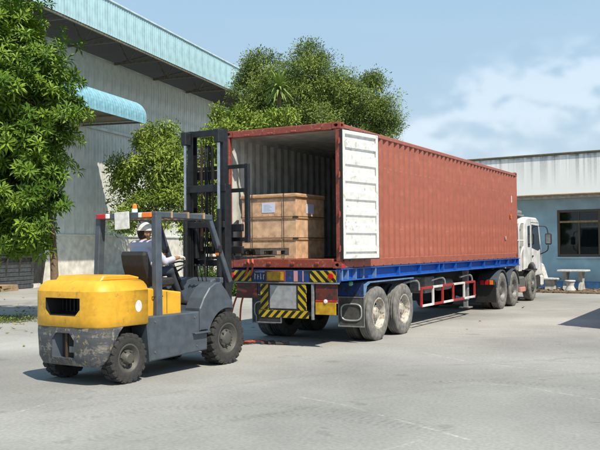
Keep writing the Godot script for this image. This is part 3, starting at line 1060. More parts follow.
func trees() -> void:
	var glossy := leaf_mat(Color(0.30, 0.42, 0.06))
	var soft := leaf_mat(Color(0.30, 0.40, 0.08))
	# the broad-leaved tree beside the forklift
	var t := thing("broadleaf_tree", "big broad-leaved tree with glossy leaf rosettes beside the warehouse shutter", "tree", Vector3(-6.35, 0, -21.3))
	var L := [[Vector3(-1.6, 5.2, 0), Vector3(2.0, 2.8, 1.9)], [Vector3(-0.25, 5.3, 0.4), Vector3(1.0, 1.5, 1.1)], [Vector3(-1.6, 2.6, 0.3), Vector3(1.5, 1.3, 1.4)], [Vector3(-0.45, 3.5, 0.5), Vector3(0.85, 1.3, 1.0)], [Vector3(-2.1, 7.7, 0), Vector3(1.5, 1.4, 1.4)], [Vector3(-0.9, 6.8, 0.3), Vector3(0.85, 0.9, 0.9)], [Vector3(-0.5, 2.2, 0.7), Vector3(0.75, 0.75, 0.7)]]
	limbs(t, [Vector3(0, 0, 0), Vector3(0.02, 1.2, 0), Vector3(-0.1, 2.6, 0), Vector3(-0.5, 4.2, 0)], 0.115, 0.07, L, M.bark, 5)
	crown(t, "crown", L, 4000, tones(Color(0.07, 0.145, 0.016), Color(0.18, 0.28, 0.034), func(c, k): return whorl_mesh(17, 0.26, 0.066, k, c)), glossy, 0.7, 1.2, 61, 7, 0.26, 0.3)
	var light := tones(Color(0.13, 0.21, 0.025), Color(0.27, 0.34, 0.06), func(c, k): return spray_mesh(26, 0.40, 0.21, 0.075, k, 0.4, c))
	# light tree against the warehouse wall
	t = thing("leafy_tree", "yellow-green small-leaved tree against the warehouse wall behind the forklift mast", "tree", Vector3(-7.3, 0, -43.0))
	L = [[Vector3(-0.6, 5.2, 0), Vector3(1.9, 2.2, 1.7)], [Vector3(0.7, 6.6, 0), Vector3(1.5, 1.7, 1.4)], [Vector3(-0.4, 7.5, 0), Vector3(1.0, 1.0, 1.0)], [Vector3(1.1, 4.4, 0.4), Vector3(1.4, 1.6, 1.3)], [Vector3(-1.3, 3.4, 0.2), Vector3(1.2, 0.9, 1.1)], [Vector3(-1.7, 6.0, 0.2), Vector3(0.9, 1.1, 0.9)]]
	limbs(t, [Vector3(0, 0, 0), Vector3(0.1, 1.5, 0), Vector3(0, 3.2, 0)], 0.13, 0.07, L, M.bark, 6)
	crown(t, "crown", L, 1000, light, soft, 0.7, 1.3, 62, 8, 0.3, 0.3)
	t = thing("leafy_tree", "bushy light green tree between the mast and the open container", "tree", Vector3(-4.6, 0, -43.5))
	L = [[Vector3(0, 5.6, 0), Vector3(1.5, 2.2, 1.4)], [Vector3(0.6, 7.6, 0), Vector3(1.3, 1.1, 1.2)], [Vector3(-0.4, 3.2, 0.2), Vector3(1.6, 1.6, 1.4)], [Vector3(0.9, 8.6, -0.3), Vector3(1.1, 0.8, 1.0)], [Vector3(2.3, 8.5, -0.5), Vector3(1.2, 0.8, 1.0)], [Vector3(3.6, 8.4, -0.5), Vector3(1.1, 0.7, 1.0)]]
	limbs(t, [Vector3(0, 0, 0), Vector3(-0.1, 1.5, 0), Vector3(0.1, 3.4, 0)], 0.12, 0.07, L, M.bark, 7)
	crown(t, "crown", L, 900, light, soft, 0.7, 1.3, 63, 8, 0.3, 0.3)
	# the tall dark group beyond the container
	var sp := tones(Color(0.12, 0.18, 0.04), Color(0.26, 0.33, 0.075), func(c, k): return spray_mesh(44, 0.46, 0.16, 0.055, k, 0.2, c))
	var g := "tall trees beyond the container"
	t = thing("tall_tree", "dark green tall tree overlapping the end of the warehouse fascia", "tree", Vector3(-2.2, 0, -49.0), 0, g)
	L = [[Vector3(0, 11.6, 0), Vector3(1.6, 1.9, 1.6)], [Vector3(-0.9, 10.2, 0), Vector3(1.2, 1.3, 1.2)], [Vector3(0.7, 9.4, 0), Vector3(1.4, 1.3, 1.3)], [Vector3(-0.3, 12.7, 0), Vector3(0.9, 0.7, 0.9)]]
	limbs(t, [Vector3(0, 0, 0), Vector3(0.1, 4, 0), Vector3(0, 8.5, 0), Vector3(0, 10.2, 0)], 0.2, 0.09, L, M.bark, 8)
	crown(t, "crown", L, 950, sp, soft, 0.6, 1.2, 64, 9, 0.32, 0.25)
	t = thing("tall_tree", "tallest dark green tree standing behind the middle of the open container end", "tree", Vector3(0.75, 0, -47.5), 0, g)
	L = [[Vector3(0, 11.6, 0), Vector3(1.7, 1.7, 1.6)], [Vector3(1.1, 10.8, 0), Vector3(1.2, 1.2, 1.2)], [Vector3(-0.9, 10.3, 0), Vector3(1.1, 1.2, 1.2)], [Vector3(0.2, 9.2, 0), Vector3(1.6, 1.1, 1.4)], [Vector3(-0.1, 12.9, 0), Vector3(0.9, 0.65, 0.9)]]
	limbs(t, [Vector3(0, 0, 0), Vector3(-0.1, 4, 0), Vector3(0.1, 8.5, 0), Vector3(0, 10.4, 0)], 0.22, 0.1, L, M.bark, 9)
	crown(t, "crown", L, 1080, sp, soft, 0.6, 1.2, 65, 9, 0.32, 0.25)
	t = thing("tall_tree", "dark green spreading tree leaning over the container's sunlit long side", "tree", Vector3(3.6, 0, -48.5), 0, g)
	L = [[Vector3(0.2, 10.6, 0), Vector3(1.7, 1.4, 1.6)], [Vector3(1.4, 9.2, 0), Vector3(1.1, 1.2, 1.2)], [Vector3(-0.9, 9.8, 0), Vector3(1.3, 1.2, 1.3)], [Vector3(0.3, 8.6, 0), Vector3(1.8, 1.0, 1.4)], [Vector3(0.6, 11.6, 0), Vector3(0.8, 0.6, 0.8)]]
	limbs(t, [Vector3(0, 0, 0), Vector3(0.1, 4, 0), Vector3(0.2, 7.5, 0), Vector3(0.3, 9.3, 0)], 0.2, 0.09, L, M.bark, 10)
	crown(t, "crown", L, 1000, sp, soft, 0.6, 1.2, 66, 9, 0.32, 0.25)
	# spiky palm in front of them
	t = thing("spiky_palm", "slender palm with a burst of narrow pointed leaves before the tall trees", "palm tree", Vector3(-1.1, 0, -45.0))
	var st := S()
	tube(st, curve([Vector3(0, 0, 0), Vector3(0.1, 5, 0), Vector3(0, 10.4, 0)], 8), 0.12, 8, 0.08)
	obj("trunk", st, M.bark, t)
	st = S()
	for i in 90:
		var a := i * 2.39996
		var lift := lerpf(-0.8, 1.15, i / 90.0)
		var dir := Vector3(cos(a) * cos(lift), sin(lift), sin(a) * cos(lift))
		var l := rng.randf_range(0.95, 1.3)
		var side := dir.cross(Vector3(0.01, 1, 0)).normalized() * 0.06
		var b0 := Vector3(0, 10.45 + 0.25 * i / 90.0, 0)
		var p1 := b0 + dir * l * 0.55 + Vector3(0, 0.05, 0)
		var p2 := b0 + dir * l - Vector3(0, 0.22 * cos(lift), 0)
		var v := rng.randf_range(0.8, 1.2)
		st.set_color(Color(0.22 * v, 0.30 * v, 0.08 * v))
		poly(st, [b0 - side * 0.5, b0 + side * 0.5, p1 + side, p1 - side], Vector3.UP)
		poly(st, [p1 - side, p1 + side, p2], Vector3.UP)
	obj("crown", st, soft, t)
	# shrubs in the bed behind the trailer
	var sm := tones(Color(0.05, 0.10, 0.02), Color(0.12, 0.19, 0.035), func(c, k): return spray_mesh(40, 0.3, 0.15, 0.05, k, 0.15, c))
	var spots := [[-3.6, -31.6, 0.6], [-2.7, -31.2, 0.55], [-1.8, -32.3, 0.6], [-0.6, -36.0, 0.8], [0.8, -36.6, 0.85], [2.2, -36.2, 0.8], [3.6, -36.8, 0.9], [5.0, -36.4, 0.8]]
	for i in spots.size():
		var q: Array = spots[i]
		var near := i < 3
		var s := thing("shrub", "low dark green shrub growing left of the trailer's tail" if near else "dense green shrub seen beneath the trailer chassis", "shrub", Vector3(q[0], 0, q[1]), 0, "shrubs left of the trailer's tail" if near else "shrubs beyond the trailer")
		st = S()
		for k in 5:
			var a := k * 1.3 + i
			tube(st, [Vector3.ZERO, Vector3(cos(a) * 0.2, q[2] * 0.7, sin(a) * 0.2), Vector3(cos(a) * 0.4, q[2] * 1.4, sin(a) * 0.35)], 0.018, 5, 0.006)
		obj("stem", st, M.bark, s)
		var fl := [[Vector3(0, q[2], 0), Vector3(q[2] * 1.15, q[2] * 0.85, q[2])]]
		crown(s, "foliage", fl, 80, sm, soft, 0.7, 1.2, 80 + i, 6, 0.3, 0.3)

# ---------------------------------------------------------------- shipping container
const CL := 12.192
const CW := 1.219
const CH := 2.591

# a corner block with oval holes sunk into its faces
func casting(parent: Node, c: Vector3, su: float, sv: float) -> void:
	var st := S()
	var h := Vector3(0.081, 0.059, 0.089)
	for ax in 3:
		for sg in [-1.0, 1.0]:
			var e := (ax + 1) % 3
			var f := (ax + 2) % 3
			var o := Vector3.ZERO
			o[ax] = sg
			var hole: bool = (ax == 0 and sg == sv) or (ax == 2 and sg == -su)
			if not hole:
				var pts := []
				for q in [[-1, -1], [1, -1], [1, 1], [-1, 1]]:
					var p := Vector3.ZERO
					p[ax] = sg * h[ax]; p[e] = q[0] * h[e]; p[f] = q[1] * h[f]
					pts.append(c + p)
				poly(st, pts, o)
				continue
			var n := 16
			for i in n:
				var q := []
				for k in [i, i + 1]:
					var t: float = TAU * k / n
					var sq := Vector2(cos(t), sin(t))
					var m := maxf(absf(sq.x), absf(sq.y))
					var pin := Vector3.ZERO
					pin[ax] = sg * h[ax]; pin[e] = sq.x * h[e] * 0.5; pin[f] = sq.y * h[f] * 0.5
					var pout := pin
					pout[e] = sq.x / m * h[e]; pout[f] = sq.y / m * h[f]
					q.append([pin, pout])
				poly(st, [c + q[0][0], c + q[0][1], c + q[1][1], c + q[1][0]], o)
				var d := o * 0.06
				poly(st, [c + q[0][0], c + q[1][0], c + q[1][0] - d, c + q[0][0] - d], -(q[0][0] + q[1][0]))
	obj("corner_casting", st, M.red_frame, parent)

func corrugated(len_: float, pitch: float, deep: float) -> Array:
	var row := []
	var n := int(len_ / pitch)
	var p := len_ / n
	for i in n:
		row.append(Vector2(i * p, 0.0))
		row.append(Vector2(i * p + p * 0.28, 0.0))
		row.append(Vector2(i * p + p * 0.5, -deep))
		row.append(Vector2(i * p + p * 0.78, -deep))
	row.append(Vector2(len_, 0.0))
	return row

func container_box(at: Vector3, turn: float, open: bool) -> void:
	var t: Node3D
	if open:
		t = thing("shipping_container", "rust-red long shipping container with white door swung open on the trailer", "container", at, turn)
	else:
		t = thing("shipping_container", "closed rust-red container added out of view to cast a shadow into the yard", "container", at, turn)
	var st: SurfaceTool
	# side walls, each a red outer skin with a pale inner one
	for sg in [-1.0, 1.0]:
		var row := []
		var inn := []
		for p in corrugated(CL - 0.30, 0.278, 0.046):
			row.append(P(0.15 + p.x, sg * (CW - 0.012 + p.y), 0.16))
			inn.append(P(0.15 + p.x, sg * (CW - 0.018 + p.y), 0.16))
		st = S()
		sheet(st, row, Vector3(0, CH - 0.26, 0), Vector3(sg, 0, 0))
		var w := obj("side_wall", st, M.red, t)
		st = S()
		sheet(st, inn, Vector3(0, CH - 0.26, 0), Vector3(-sg, 0, 0))
		obj("inner_skin", st, M.lining, w)
		st = S()
		ubox(st, 0.16, CL - 0.16, sg * (CW - 0.06), sg * CW, CH - 0.11, CH - 0.03, 0.01)
		var tr := obj("top_rail", st, M.red, t)
		st = S()
		ubox(st, 0.11, CL - 0.13, sg * (CW - 0.068), sg * (CW - 0.061), CH - 0.13, CH - 0.03)
		obj("inner_trim", st, M.lining, tr)
		st = S()
		ubox(st, 0.16, CL - 0.16, sg * (CW - 0.07), sg * (CW - 0.006), 0.0, 0.16, 0.01)
		obj("bottom_rail", st, M.red, t)
		for u in [0.0, CL]:
			st = S()
			var su := -1.0 if u == 0.0 else 1.0
			var ua: float = u + 0.006 if u == 0.0 else u - 0.15
			ubox(st, ua, ua + 0.15 if u > 0.0 else ua + 0.085, sg * (CW - 0.10), sg * (CW - 0.003), 0.118, CH - 0.118, 0.01)
			obj("corner_post", st, M.red_frame if u == 0.0 else M.red, t)
			for w0 in [0.059, CH - 0.059]:
				casting(t, P(u - su * 0.089, sg * (CW - 0.081), w0), su, sg)
	# front wall
	st = S()
	var rowf := []
	var innf := []
	for p in corrugated(2 * CW - 0.3, 0.25, 0.04):
		rowf.append(P(CL - 0.02 + p.y, -CW + 0.15 + p.x, 0.14))
		innf.append(P(CL - 0.026 + p.y, -CW + 0.15 + p.x, 0.14))
	sheet(st, rowf, Vector3(0, CH - 0.25, 0), Vector3(0, 0, -1))
	var fw := obj("front_wall", st, M.red, t)
	st = S()
	sheet(st, innf, Vector3(0, CH - 0.25, 0), Vector3(0, 0, 1))
	obj("inner_skin", st, M.lining, fw)
	st = S()
	ubox(st, CL - 0.12, CL - 0.005, -CW + 0.16, CW - 0.16, CH - 0.12, CH - 0.02, 0.01)
	ubox(st, CL - 0.12, CL - 0.005, -CW + 0.16, CW - 0.16, 0.0, 0.14, 0.01)
	obj("front_frame", st, M.red, t)
	# roof
	st = S()
	var rr := []
	for p in corrugated(CL - 0.32, 0.21, 0.02): rr.append(P(0.16 + p.x, -CW + 0.05, CH - 0.022 + p.y))
	sheet(st, rr, Vector3(2 * CW - 0.1, 0, 0), Vector3.UP)
	var rf := obj("roof", st, M.red, t)
	st = S()
	rr = []
	for p in corrugated(CL - 0.32, 0.21, 0.02): rr.append(P(0.16 + p.x, -CW + 0.05, CH - 0.028 + p.y))
	sheet(st, rr, Vector3(2 * CW - 0.1, 0, 0), Vector3.DOWN)
	obj("inner_skin", st, M.lining, rf)
	# plank floor and cross members
	for k in 8:
		st = S()
		var v0 := -CW + 0.075 + k * 0.286
		ubox(st, 0.11, CL - 0.13, v0, v0 + 0.282, 0.135, 0.163, 0.004)
		obj("floor_plank", st, M.plyfloor, t)
	for k in 30:
		st = S()
		ubox(st, 0.3 + k * 0.39, 0.36 + k * 0.39, -CW + 0.071, CW - 0.071, 0.02, 0.133)
		obj("cross_member", st, M.chassis, t)
	# door frame
	st = S()
	ubox(st, 0.004, 0.10, -CW + 0.163, CW - 0.163, CH - 0.135, CH - 0.005, 0.012)
	for k in 4:
		ubox(st, -0.025, 0.004, -0.78 + k * 0.5, -0.66 + k * 0.5, CH - 0.13, CH - 0.09, 0.012)
	obj("door_header", st, M.red_frame, t)
	st = S()
	ubox(st, 0.004, 0.10, -CW + 0.163, CW - 0.163, 0.005, 0.165, 0.012)
	for k in 4:
		ubox(st, -0.022, 0.004, -0.8 + k * 0.5, -0.72 + k * 0.5, 0.06, 0.11, 0.01)
	obj("door_sill", st, M.red_frame, t)
	# doors
	for sg in [-1.0, 1.0]:
		var d := node("door", t)
		# door axes: x along the leaf from the hinge, y up, z towards the inner face
		var hinge: Vector3
		if open:
			hinge = P(0.0, sg * (CW + 0.04), 0)
			var lean := deg_to_rad(10.0 if sg > 0 else 3.0)
			var ax := (P(cos(lean), sg * sin(lean), 0)).normalized()
			var az := Vector3(sg, 0, 0)
			az = (az - ax * az.dot(ax)).normalized()
			d.transform = Transform3D(Basis(ax, Vector3.UP, az), hinge)
		else:
			hinge = P(0.03, sg * (CW - 0.06), 0)
			d.transform = Transform3D(Basis(Vector3(-sg, 0, 0), Vector3.UP, Vector3(0, 0, -1)), hinge)
		var W := 1.15
		var lo := 0.165
		var hi := CH - 0.145
		# inner face: flat rim with ribs pressed across it
		var prof := [[lo + 0.075, 0.0], [lo + 0.08, -0.03], [lo + 0.12, -0.03], [lo + 0.125, 0.0], [lo + 0.20, 0.0], [lo + 0.24, -0.022], [lo + 0.42, -0.022], [lo + 0.46, 0.0]]
		for q in [0.70, 0.98, 1.30, 1.60]:
			prof.append_array([[lo + q - 0.11, 0.0], [lo + q - 0.07, -0.022], [lo + q + 0.04, -0.022], [lo + q + 0.08, 0.0]])
		prof.append_array([[lo + 1.86, 0.0], [lo + 1.87, -0.03], [lo + 1.95, -0.03], [lo + 1.98, 0.0], [hi - 0.16, 0.0], [hi - 0.155, -0.032], [hi - 0.08, -0.032], [hi - 0.072, 0.0]])
		st = S()
		var r0 := []
		for p in prof: r0.append(Vector3(0.09, p[0], p[1]))
		sheet(st, r0, Vector3(W - 0.18, 0, 0), Vector3(0, 0, 1))
		for x in [0.09, W - 0.09]:
			for k in prof.size() - 1:
				poly(st, [Vector3(x, prof[k][0], 0.0), Vector3(x, prof[k + 1][0], 0.0), Vector3(x, prof[k + 1][0], prof[k + 1][1]), Vector3(x, prof[k][0], prof[k][1])], Vector3(0.5 - x, 0, 0))
		obj("inner_panel", st, M.cwhite, d)
		st = S()
		box(st, Vector3(0.05, (lo + hi) / 2, -0.012), Vector3(0.08, hi - lo, 0.032), 0.006)
		box(st, Vector3(W - 0.05, (lo + hi) / 2, -0.012), Vector3(0.08, hi - lo, 0.032), 0.006)
		box(st, Vector3(W / 2, lo + 0.0365, -0.012), Vector3(W - 0.182, 0.073, 0.03), 0.006)
		box(st, Vector3(W / 2, hi - 0.035, -0.012), Vector3(W - 0.182, 0.070, 0.03), 0.006)
		obj("rim", st, M.cwhite, d)
		st = S()
		box(st, Vector3(W / 2, (lo + hi) / 2, -0.05), Vector3(W - 0.02, hi - lo - 0.01, 0.012))
		for k in 5: box(st, Vector3(W / 2, lo + 0.3 + k * 0.45, -0.058), Vector3(W - 0.1, 0.16, 0.012), 0.005)
		obj("outer_panel", st, M.red, d)
		st = S()
		box(st, Vector3(0.0, (lo + hi) / 2, -0.02), Vector3(0.022, hi - lo + 0.02, 0.05))
		box(st, Vector3(W + 0.004, (lo + hi) / 2, -0.02), Vector3(0.014, hi - lo + 0.02, 0.03))
		box(st, Vector3(W / 2, lo - 0.008, -0.02), Vector3(W - 0.03, 0.014, 0.03))
		box(st, Vector3(W / 2, hi + 0.008, -0.02), Vector3(W - 0.03, 0.014, 0.03))
		obj("gasket", st, M.rubber, d)
		for x in [0.35, 0.8]:
			st = S()
			cyl(st, Vector3(x, lo - 0.05, -0.085), Vector3(x, hi + 0.05, -0.085), 0.016, 0.016, 8)
			box(st, Vector3(x, 1.0, -0.09), Vector3(0.08, 0.12, 0.03), 0.006)
			obj("lock_rod", st, M.under_grey, d)
		for y in [0.35, 0.95, 1.65, 2.25]:
			st = S()
			box(st, Vector3(-0.005, y, -0.045), Vector3(0.06, 0.09, 0.022), 0.005)
			cyl(st, Vector3(-0.03, y - 0.06, -0.05), Vector3(-0.03, y + 0.06, -0.05), 0.015, 0.015, 8)
			obj("hinge", st, M.red_frame, d)
	if not open:
		return
	# small plates and marks near the front end of the sunlit side
	var marks := [[11.55, 1.66, 0.06, 0.2, M.sticker], [11.42, 1.18, 0.1, 0.13, M.lens_orange], [10.85, 0.55, 0.05, 0.1, M.sticker]]
	for q in marks:
		st = S()
		ubox(st, q[0], q[0] + q[2], CW - 0.012, CW - 0.005, q[1], q[1] + q[3])
		obj("marking", st, q[4], t)
	# dents rubbed pale on the long side
	var hook := S()
	for k in 26:
		cyl(hook, P(0.5 + k * 0.45, CW + 0.0, 0.02), P(0.53 + k * 0.45, CW + 0.0, 0.02), 0.008, 0.008, 6)
	obj("lashing_bar", hook, M.chassis, t)

# ---------------------------------------------------------------- wheels
var tyre_meshes := {}

func truck_tyre(r: float, w: float) -> Mesh:
	var key := "t%.2f_%.2f" % [r, w]
	if key in tyre_meshes: return tyre_meshes[key]
	var st := S()
	var h := w / 2
	var ri := r * 0.56
	var prof := [Vector2(ri, -h * 0.75), Vector2(ri + 0.02, -h * 0.9), Vector2(r * 0.75, -h), Vector2(r * 0.88, -h * 0.97), Vector2(r * 0.955, -h * 0.86), Vector2(r * 0.985, -h * 0.78)]
	for g in [-0.4, 0.0, 0.4]:
		prof.append_array([Vector2(r, h * (g - 0.14)), Vector2(r - 0.016, h * (g - 0.08)), Vector2(r - 0.016, h * (g + 0.08)), Vector2(r, h * (g + 0.14))])
	prof.append_array([Vector2(r * 0.985, h * 0.78), Vector2(r * 0.955, h * 0.86), Vector2(r * 0.88, h * 0.97), Vector2(r * 0.75, h), Vector2(ri + 0.02, h * 0.9), Vector2(ri, h * 0.75)])
	lathe(st, Vector3.ZERO, Vector3(1, 0, 0), prof, 48)
	tyre_meshes[key] = made(st)
	return tyre_meshes[key]

# dished rim seen from +x; deep: how far the disc lies inside the outer edge
func rim_mesh(r: float, w: float, deep: float, hub_r: float, hub_out: float, bolts: int, holes: bool) -> Mesh:
	var key := "r%.2f_%.2f_%.2f_%.2f" % [r, w, deep, hub_r]
	if key in tyre_meshes: return tyre_meshes[key]
	var st := S()
	var h := w / 2
	var ri := r * 0.57
	var d := h * 0.86 - deep
	lathe(st, Vector3.ZERO, Vector3(1, 0, 0), [Vector2(ri, -h * 0.8), Vector2(ri, h * 0.8), Vector2(ri + 0.012, h * 0.9), Vector2(ri - 0.012, h * 0.92), Vector2(ri - 0.03, h * 0.8), Vector2(ri - 0.05, d + 0.03), Vector2(ri - 0.09, d), Vector2(hub_r + 0.05, d + 0.02), Vector2(hub_r + 0.02, d + 0.03), Vector2(hub_r, d + hub_out * 0.9), Vector2(hub_r * 0.85, d + hub_out), Vector2(0, d + hub_out)], 40)
	for i in bolts:
		var t := TAU * i / bolts
		var c := Vector3(d + 0.02, cos(t) * (hub_r + 0.035), sin(t) * (hub_r + 0.035))
		cyl(st, c, c + Vector3(0.035, 0, 0), 0.016, 0.014, 6)
	tyre_meshes[key] = made(st)
	return tyre_meshes[key]

func hole_mesh(r: float, w: float, deep: float) -> Mesh:
	var key := "h%.2f_%.2f_%.2f" % [r, w, deep]
	if key in tyre_meshes: return tyre_meshes[key]
	var st := S()
	var d := w / 2 * 0.86 - deep
	for i in 8:
		var t := TAU * (i + 0.5) / 8
		var c := Vector3(d + 0.012, cos(t) * r * 0.40, sin(t) * r * 0.40)
		cyl(st, c - Vector3(0.02, 0, 0), c + Vector3(0.004, 0, 0), 0.032, 0.032, 10)
	tyre_meshes[key] = made(st)
	return tyre_meshes[key]

# side: +1 the outer face looks to the right
func wheel(parent: Node, at: Vector3, side: float, r: float, w: float, tm: Material, rm: Material, deep: float, hub_r: float, hub_out: float, dual := false) -> void:
	var n := node("wheel", parent, at)
	if side < 0: n.rotation.y = PI
	n.rotate_object_local(Vector3(1, 0, 0), rng.randf() * TAU)
	put("tyre", truck_tyre(r, w), tm, n)
	put("rim", rim_mesh(r, w, deep, hub_r, hub_out, 8, true), rm, n)
	put("hand_hole", hole_mesh(r, w, deep), M.hole, n)
	if dual:
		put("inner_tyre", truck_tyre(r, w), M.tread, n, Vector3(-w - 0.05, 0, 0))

# ---------------------------------------------------------------- semi trailer
func trailer() -> void:
	var t := thing("semi_trailer", "blue flatbed semi trailer with striped tail and dusty twin wheels", "trailer", Vector3(-0.350, 0, -15.108), -29.0)
	var st: SurfaceTool
	for sg in [-1.0, 1.0]:
		st = S()
		ubox(st, 0.02, 12.45, sg * 1.10, sg * 1.135, 1.21, 1.395)
		ubox(st, 0.02, 12.45, sg * 1.10, sg * 1.225, 1.395, 1.414, 0.004)
		ubox(st, 0.02, 12.45, sg * 1.10, sg * 1.222, 1.19, 1.21, 0.004)
		var rail := obj("side_rail", st, M.blue, t)
		for u in [0.05, 0.28, 0.62, 0.95, 1.5, 2.7, 3.9, 5.1, 5.4, 6.3, 7.5, 8.7, 9.9, 10.2, 11.1, 11.9, 12.3]:
			st = S()
			ubox(st, u, u + 0.035, sg * 1.135, sg * 1.212, 1.211, 1.394)
			obj("stiffener", st, M.blue_pale if u < 1.6 else M.blue, rail)
		st = S()
		ubox(st, 0.4, 12.0, sg * 0.42, sg * 0.52, 0.80, 0.83)
		ubox(st, 0.4, 12.0, sg * 0.46, sg * 0.48, 0.83, 1.17)
		ubox(st, 0.4, 12.0, sg * 0.42, sg * 0.52, 1.17, 1.195)
		obj("main_beam", st, M.chassis, t)
		# corner reflector block
		st = S()
		ubox(st, 0.03, 0.12, sg * 1.14, sg * 1.235, 1.416, 1.50, 0.01)
		obj("twist_lock", st, M.lens_red if sg < 0 else M.red_paint, t)
	for k in 14:
		st = S()
		ubox(st, 0.5 + k * 0.88, 0.58 + k * 0.88, -1.1, 1.1, 1.2, 1.30)
		obj("cross_member", st, M.chassis, t)
	# tail board with its plates
	st = S()
	ubox(st, -0.03, 0.018, -1.2, 1.2, 1.16, 1.385, 0.006)
	obj("tail_beam", st, M.blue_grimy, t)
	st = S()
	ubox(st, -0.06, -0.03, -1.2, 1.2, 1.14, 1.165, 0.004)
	obj("tail_lip", st, M.under_grey, t)
	for q in [[0.62, 1.14], [-1.14, -0.62]]:
		st = S()
		ubox(st, -0.045, -0.032, q[0], q[1], 1.175, 1.375)
		obj("chevron_plate", st, M.stripes_back if q[0] > 0 else M.stripes, t)
	for v in [-1.04, 1.04]:
		st = S()
		cyl(st, P(-0.046, v, 1.28), P(-0.075, v, 1.28), 0.055, 0.05, 14)
		obj("tail_lamp", st, M.lens_red, t)
	st = S()
	ubox(st, -0.05, -0.031, -0.30, 0.11, 1.175, 1.375, 0.004)
	obj("plate_backing", st, M.red_frame, t)
	st = S()
	ubox(st, -0.058, -0.051, -0.27, 0.08, 1.195, 1.355)
	obj("yellow_plate", st, M.yellow_plate, t)
	st = S()
	for k in 4:
		ubox(st, -0.036, -0.031, -0.55 + k * 0.062, -0.542 + k * 0.062, 1.21, 1.32 - 0.02 * (k % 2))
		ubox(st, -0.036, -0.031, -0.541 + k * 0.062, -0.522 + k * 0.062, 1.29 - 0.03 * (k % 3), 1.297 - 0.03 * (k % 3))
	ubox(st, -0.036, -0.031, -0.55, -0.34, 1.345, 1.352)
	obj("painted_marks", st, M.sticker, t)
	st = S()
	ubox(st, -0.038, -0.031, 0.28, 0.36, 1.18, 1.37)
	ubox(st, -0.038, -0.031, 0.46, 0.48, 1.18, 1.37)
	obj("reflector_strip", st, mat(lin(0.5, 0.25, 0.27), 0.5), t)
	# number board in a striped bracket
	for q in [[-0.42, -0.25, 0.66, 1.13], [0.37, 0.54, 0.66, 1.13], [-0.46, 0.58, 0.52, 0.655]]:
		st = S()
		ubox(st, -0.05, -0.03, q[0], q[1], q[2], q[3], 0.004)
		obj("striped_bracket", st, M.stripes_back if q[0] > 0 else M.stripes, t)
	st = S()
	ubox(st, -0.045, -0.028, -0.235, 0.355, 0.675, 1.125, 0.003)
	var board := obj("number_board", st, M.plate_grey, t)
	st = S()
	ubox(st, -0.05, -0.0455, -0.245, -0.22, 0.67, 1.13); ubox(st, -0.05, -0.0455, 0.34, 0.365, 0.67, 1.13)
	ubox(st, -0.05, -0.0455, -0.22, 0.34, 1.11, 1.13); ubox(st, -0.05, -0.0455, -0.22, 0.34, 0.67, 0.69)
	obj("board_frame", st, M.chassis, board)
	st = S()
	ubox(st, -0.02, 0.06, -0.48, 0.6, 0.56, 0.63)
	ubox(st, -0.02, 0.04, -0.36, -0.3, 0.63, 1.16); ubox(st, -0.02, 0.04, 0.43, 0.49, 0.63, 1.16)
	ubox(st, 0.06, 0.9, -0.36, -0.3, 0.56, 0.62); ubox(st, 0.06, 0.9, 0.43, 0.49, 0.56, 0.62)
	obj("bumper_frame", st, M.chassis, t)
	# right and left lower panels
	st = S()
	ubox(st, -0.03, 0.0, 0.72, 1.15, 0.86, 1.135, 0.005)
	obj("lower_panel", st, M.red_dark, t)
	st = S()
	ubox(st, -0.035, 0.0, -0.95, -0.5, 0.86, 1.135, 0.005)
	obj("lower_panel", st, M.red_dark, t)
	st = S()
	ubox(st, -0.04, -0.01, 0.72, 1.15, 0.82, 0.858, 0.004)
	obj("lamp_rail", st, M.red_paint, t)
	st = S()
	ubox(st, -0.05, -0.03, 0.725, 1.13, 0.60, 0.815, 0.003)
	obj("yellow_flap", st, M.yellow_plate, t)
	st = S()
	lathe(st, P(-0.04, 0.93, 0.835), Vector3(0, 0, 1), [Vector2(0.035, 0), Vector2(0.038, 0.015), Vector2(0.03, 0.025), Vector2(0, 0.03)], 14)
	obj("plate_lamp", st, M.lens_white, t)
	st = S()
	ubox(st, -0.05, 0.0, 0.64, 0.685, 0.5, 1.14, 0.006)
	obj("post", st, M.under_grey, t)
	# lamp boxes low at the left, with a pale rim
	for q in [[-0.52, 0.02, 0.42, 0.56]]:
		st = S()
		ubox(st, -0.04, 0.02, q[0], q[1], q[2], q[3], 0.01)
		var lb := obj("step_box", st, M.chassis, t)
		st = S()
		ubox(st, -0.05, -0.041, q[0], q[1], q[2], q[2] + 0.015); ubox(st, -0.05, -0.041, q[0], q[0] + 0.015, q[2] + 0.015, q[3]); ubox(st, -0.05, -0.041, q[1] - 0.015, q[1], q[2] + 0.015, q[3])
		obj("rim", st, M.under_grey, lb)
	# mud flaps with a pale oval
	for sg in [-1.0, 1.0]:
		st = S()
		ubox(st, 0.945, 0.957, sg * 0.68, sg * 1.23, 0.30, 0.86, 0.004)
		var fl := obj("mud_flap", st, M.flap, t)
		st = S()
		ubox(st, 0.938, 0.944, sg * 0.68, sg * 1.23, 0.30, 0.325); ubox(st, 0.938, 0.944, sg * 0.68, sg * 1.23, 0.845, 0.865)
		ubox(st, 0.938, 0.944, sg * 0.68, sg * 0.70, 0.325, 0.845); ubox(st, 0.938, 0.944, sg * 1.21, sg * 1.23, 0.325, 0.845)
		obj("border", st, M.under_grey, fl)
		st = S()
		var ring := []
		for k in 29:
			var a := TAU * k / 28
			var cx := signf(cos(a)) * pow(absf(cos(a)), 0.6)
			var cy := signf(sin(a)) * pow(absf(sin(a)), 0.6)
			ring.append(P(0.94, sg * 0.955 + cx * 0.21, 0.575 + cy * 0.155))
		tube(st, ring, 0.017, 6, -1.0, false)
		obj("oval", st, M.plate_grey, fl)
		st = S()
		ubox(st, 0.96, 0.975, sg * 0.68, sg * 1.2, 0.87, 1.12)
		obj("guard_panel", st, M.blue_grimy, t)
		st = S()
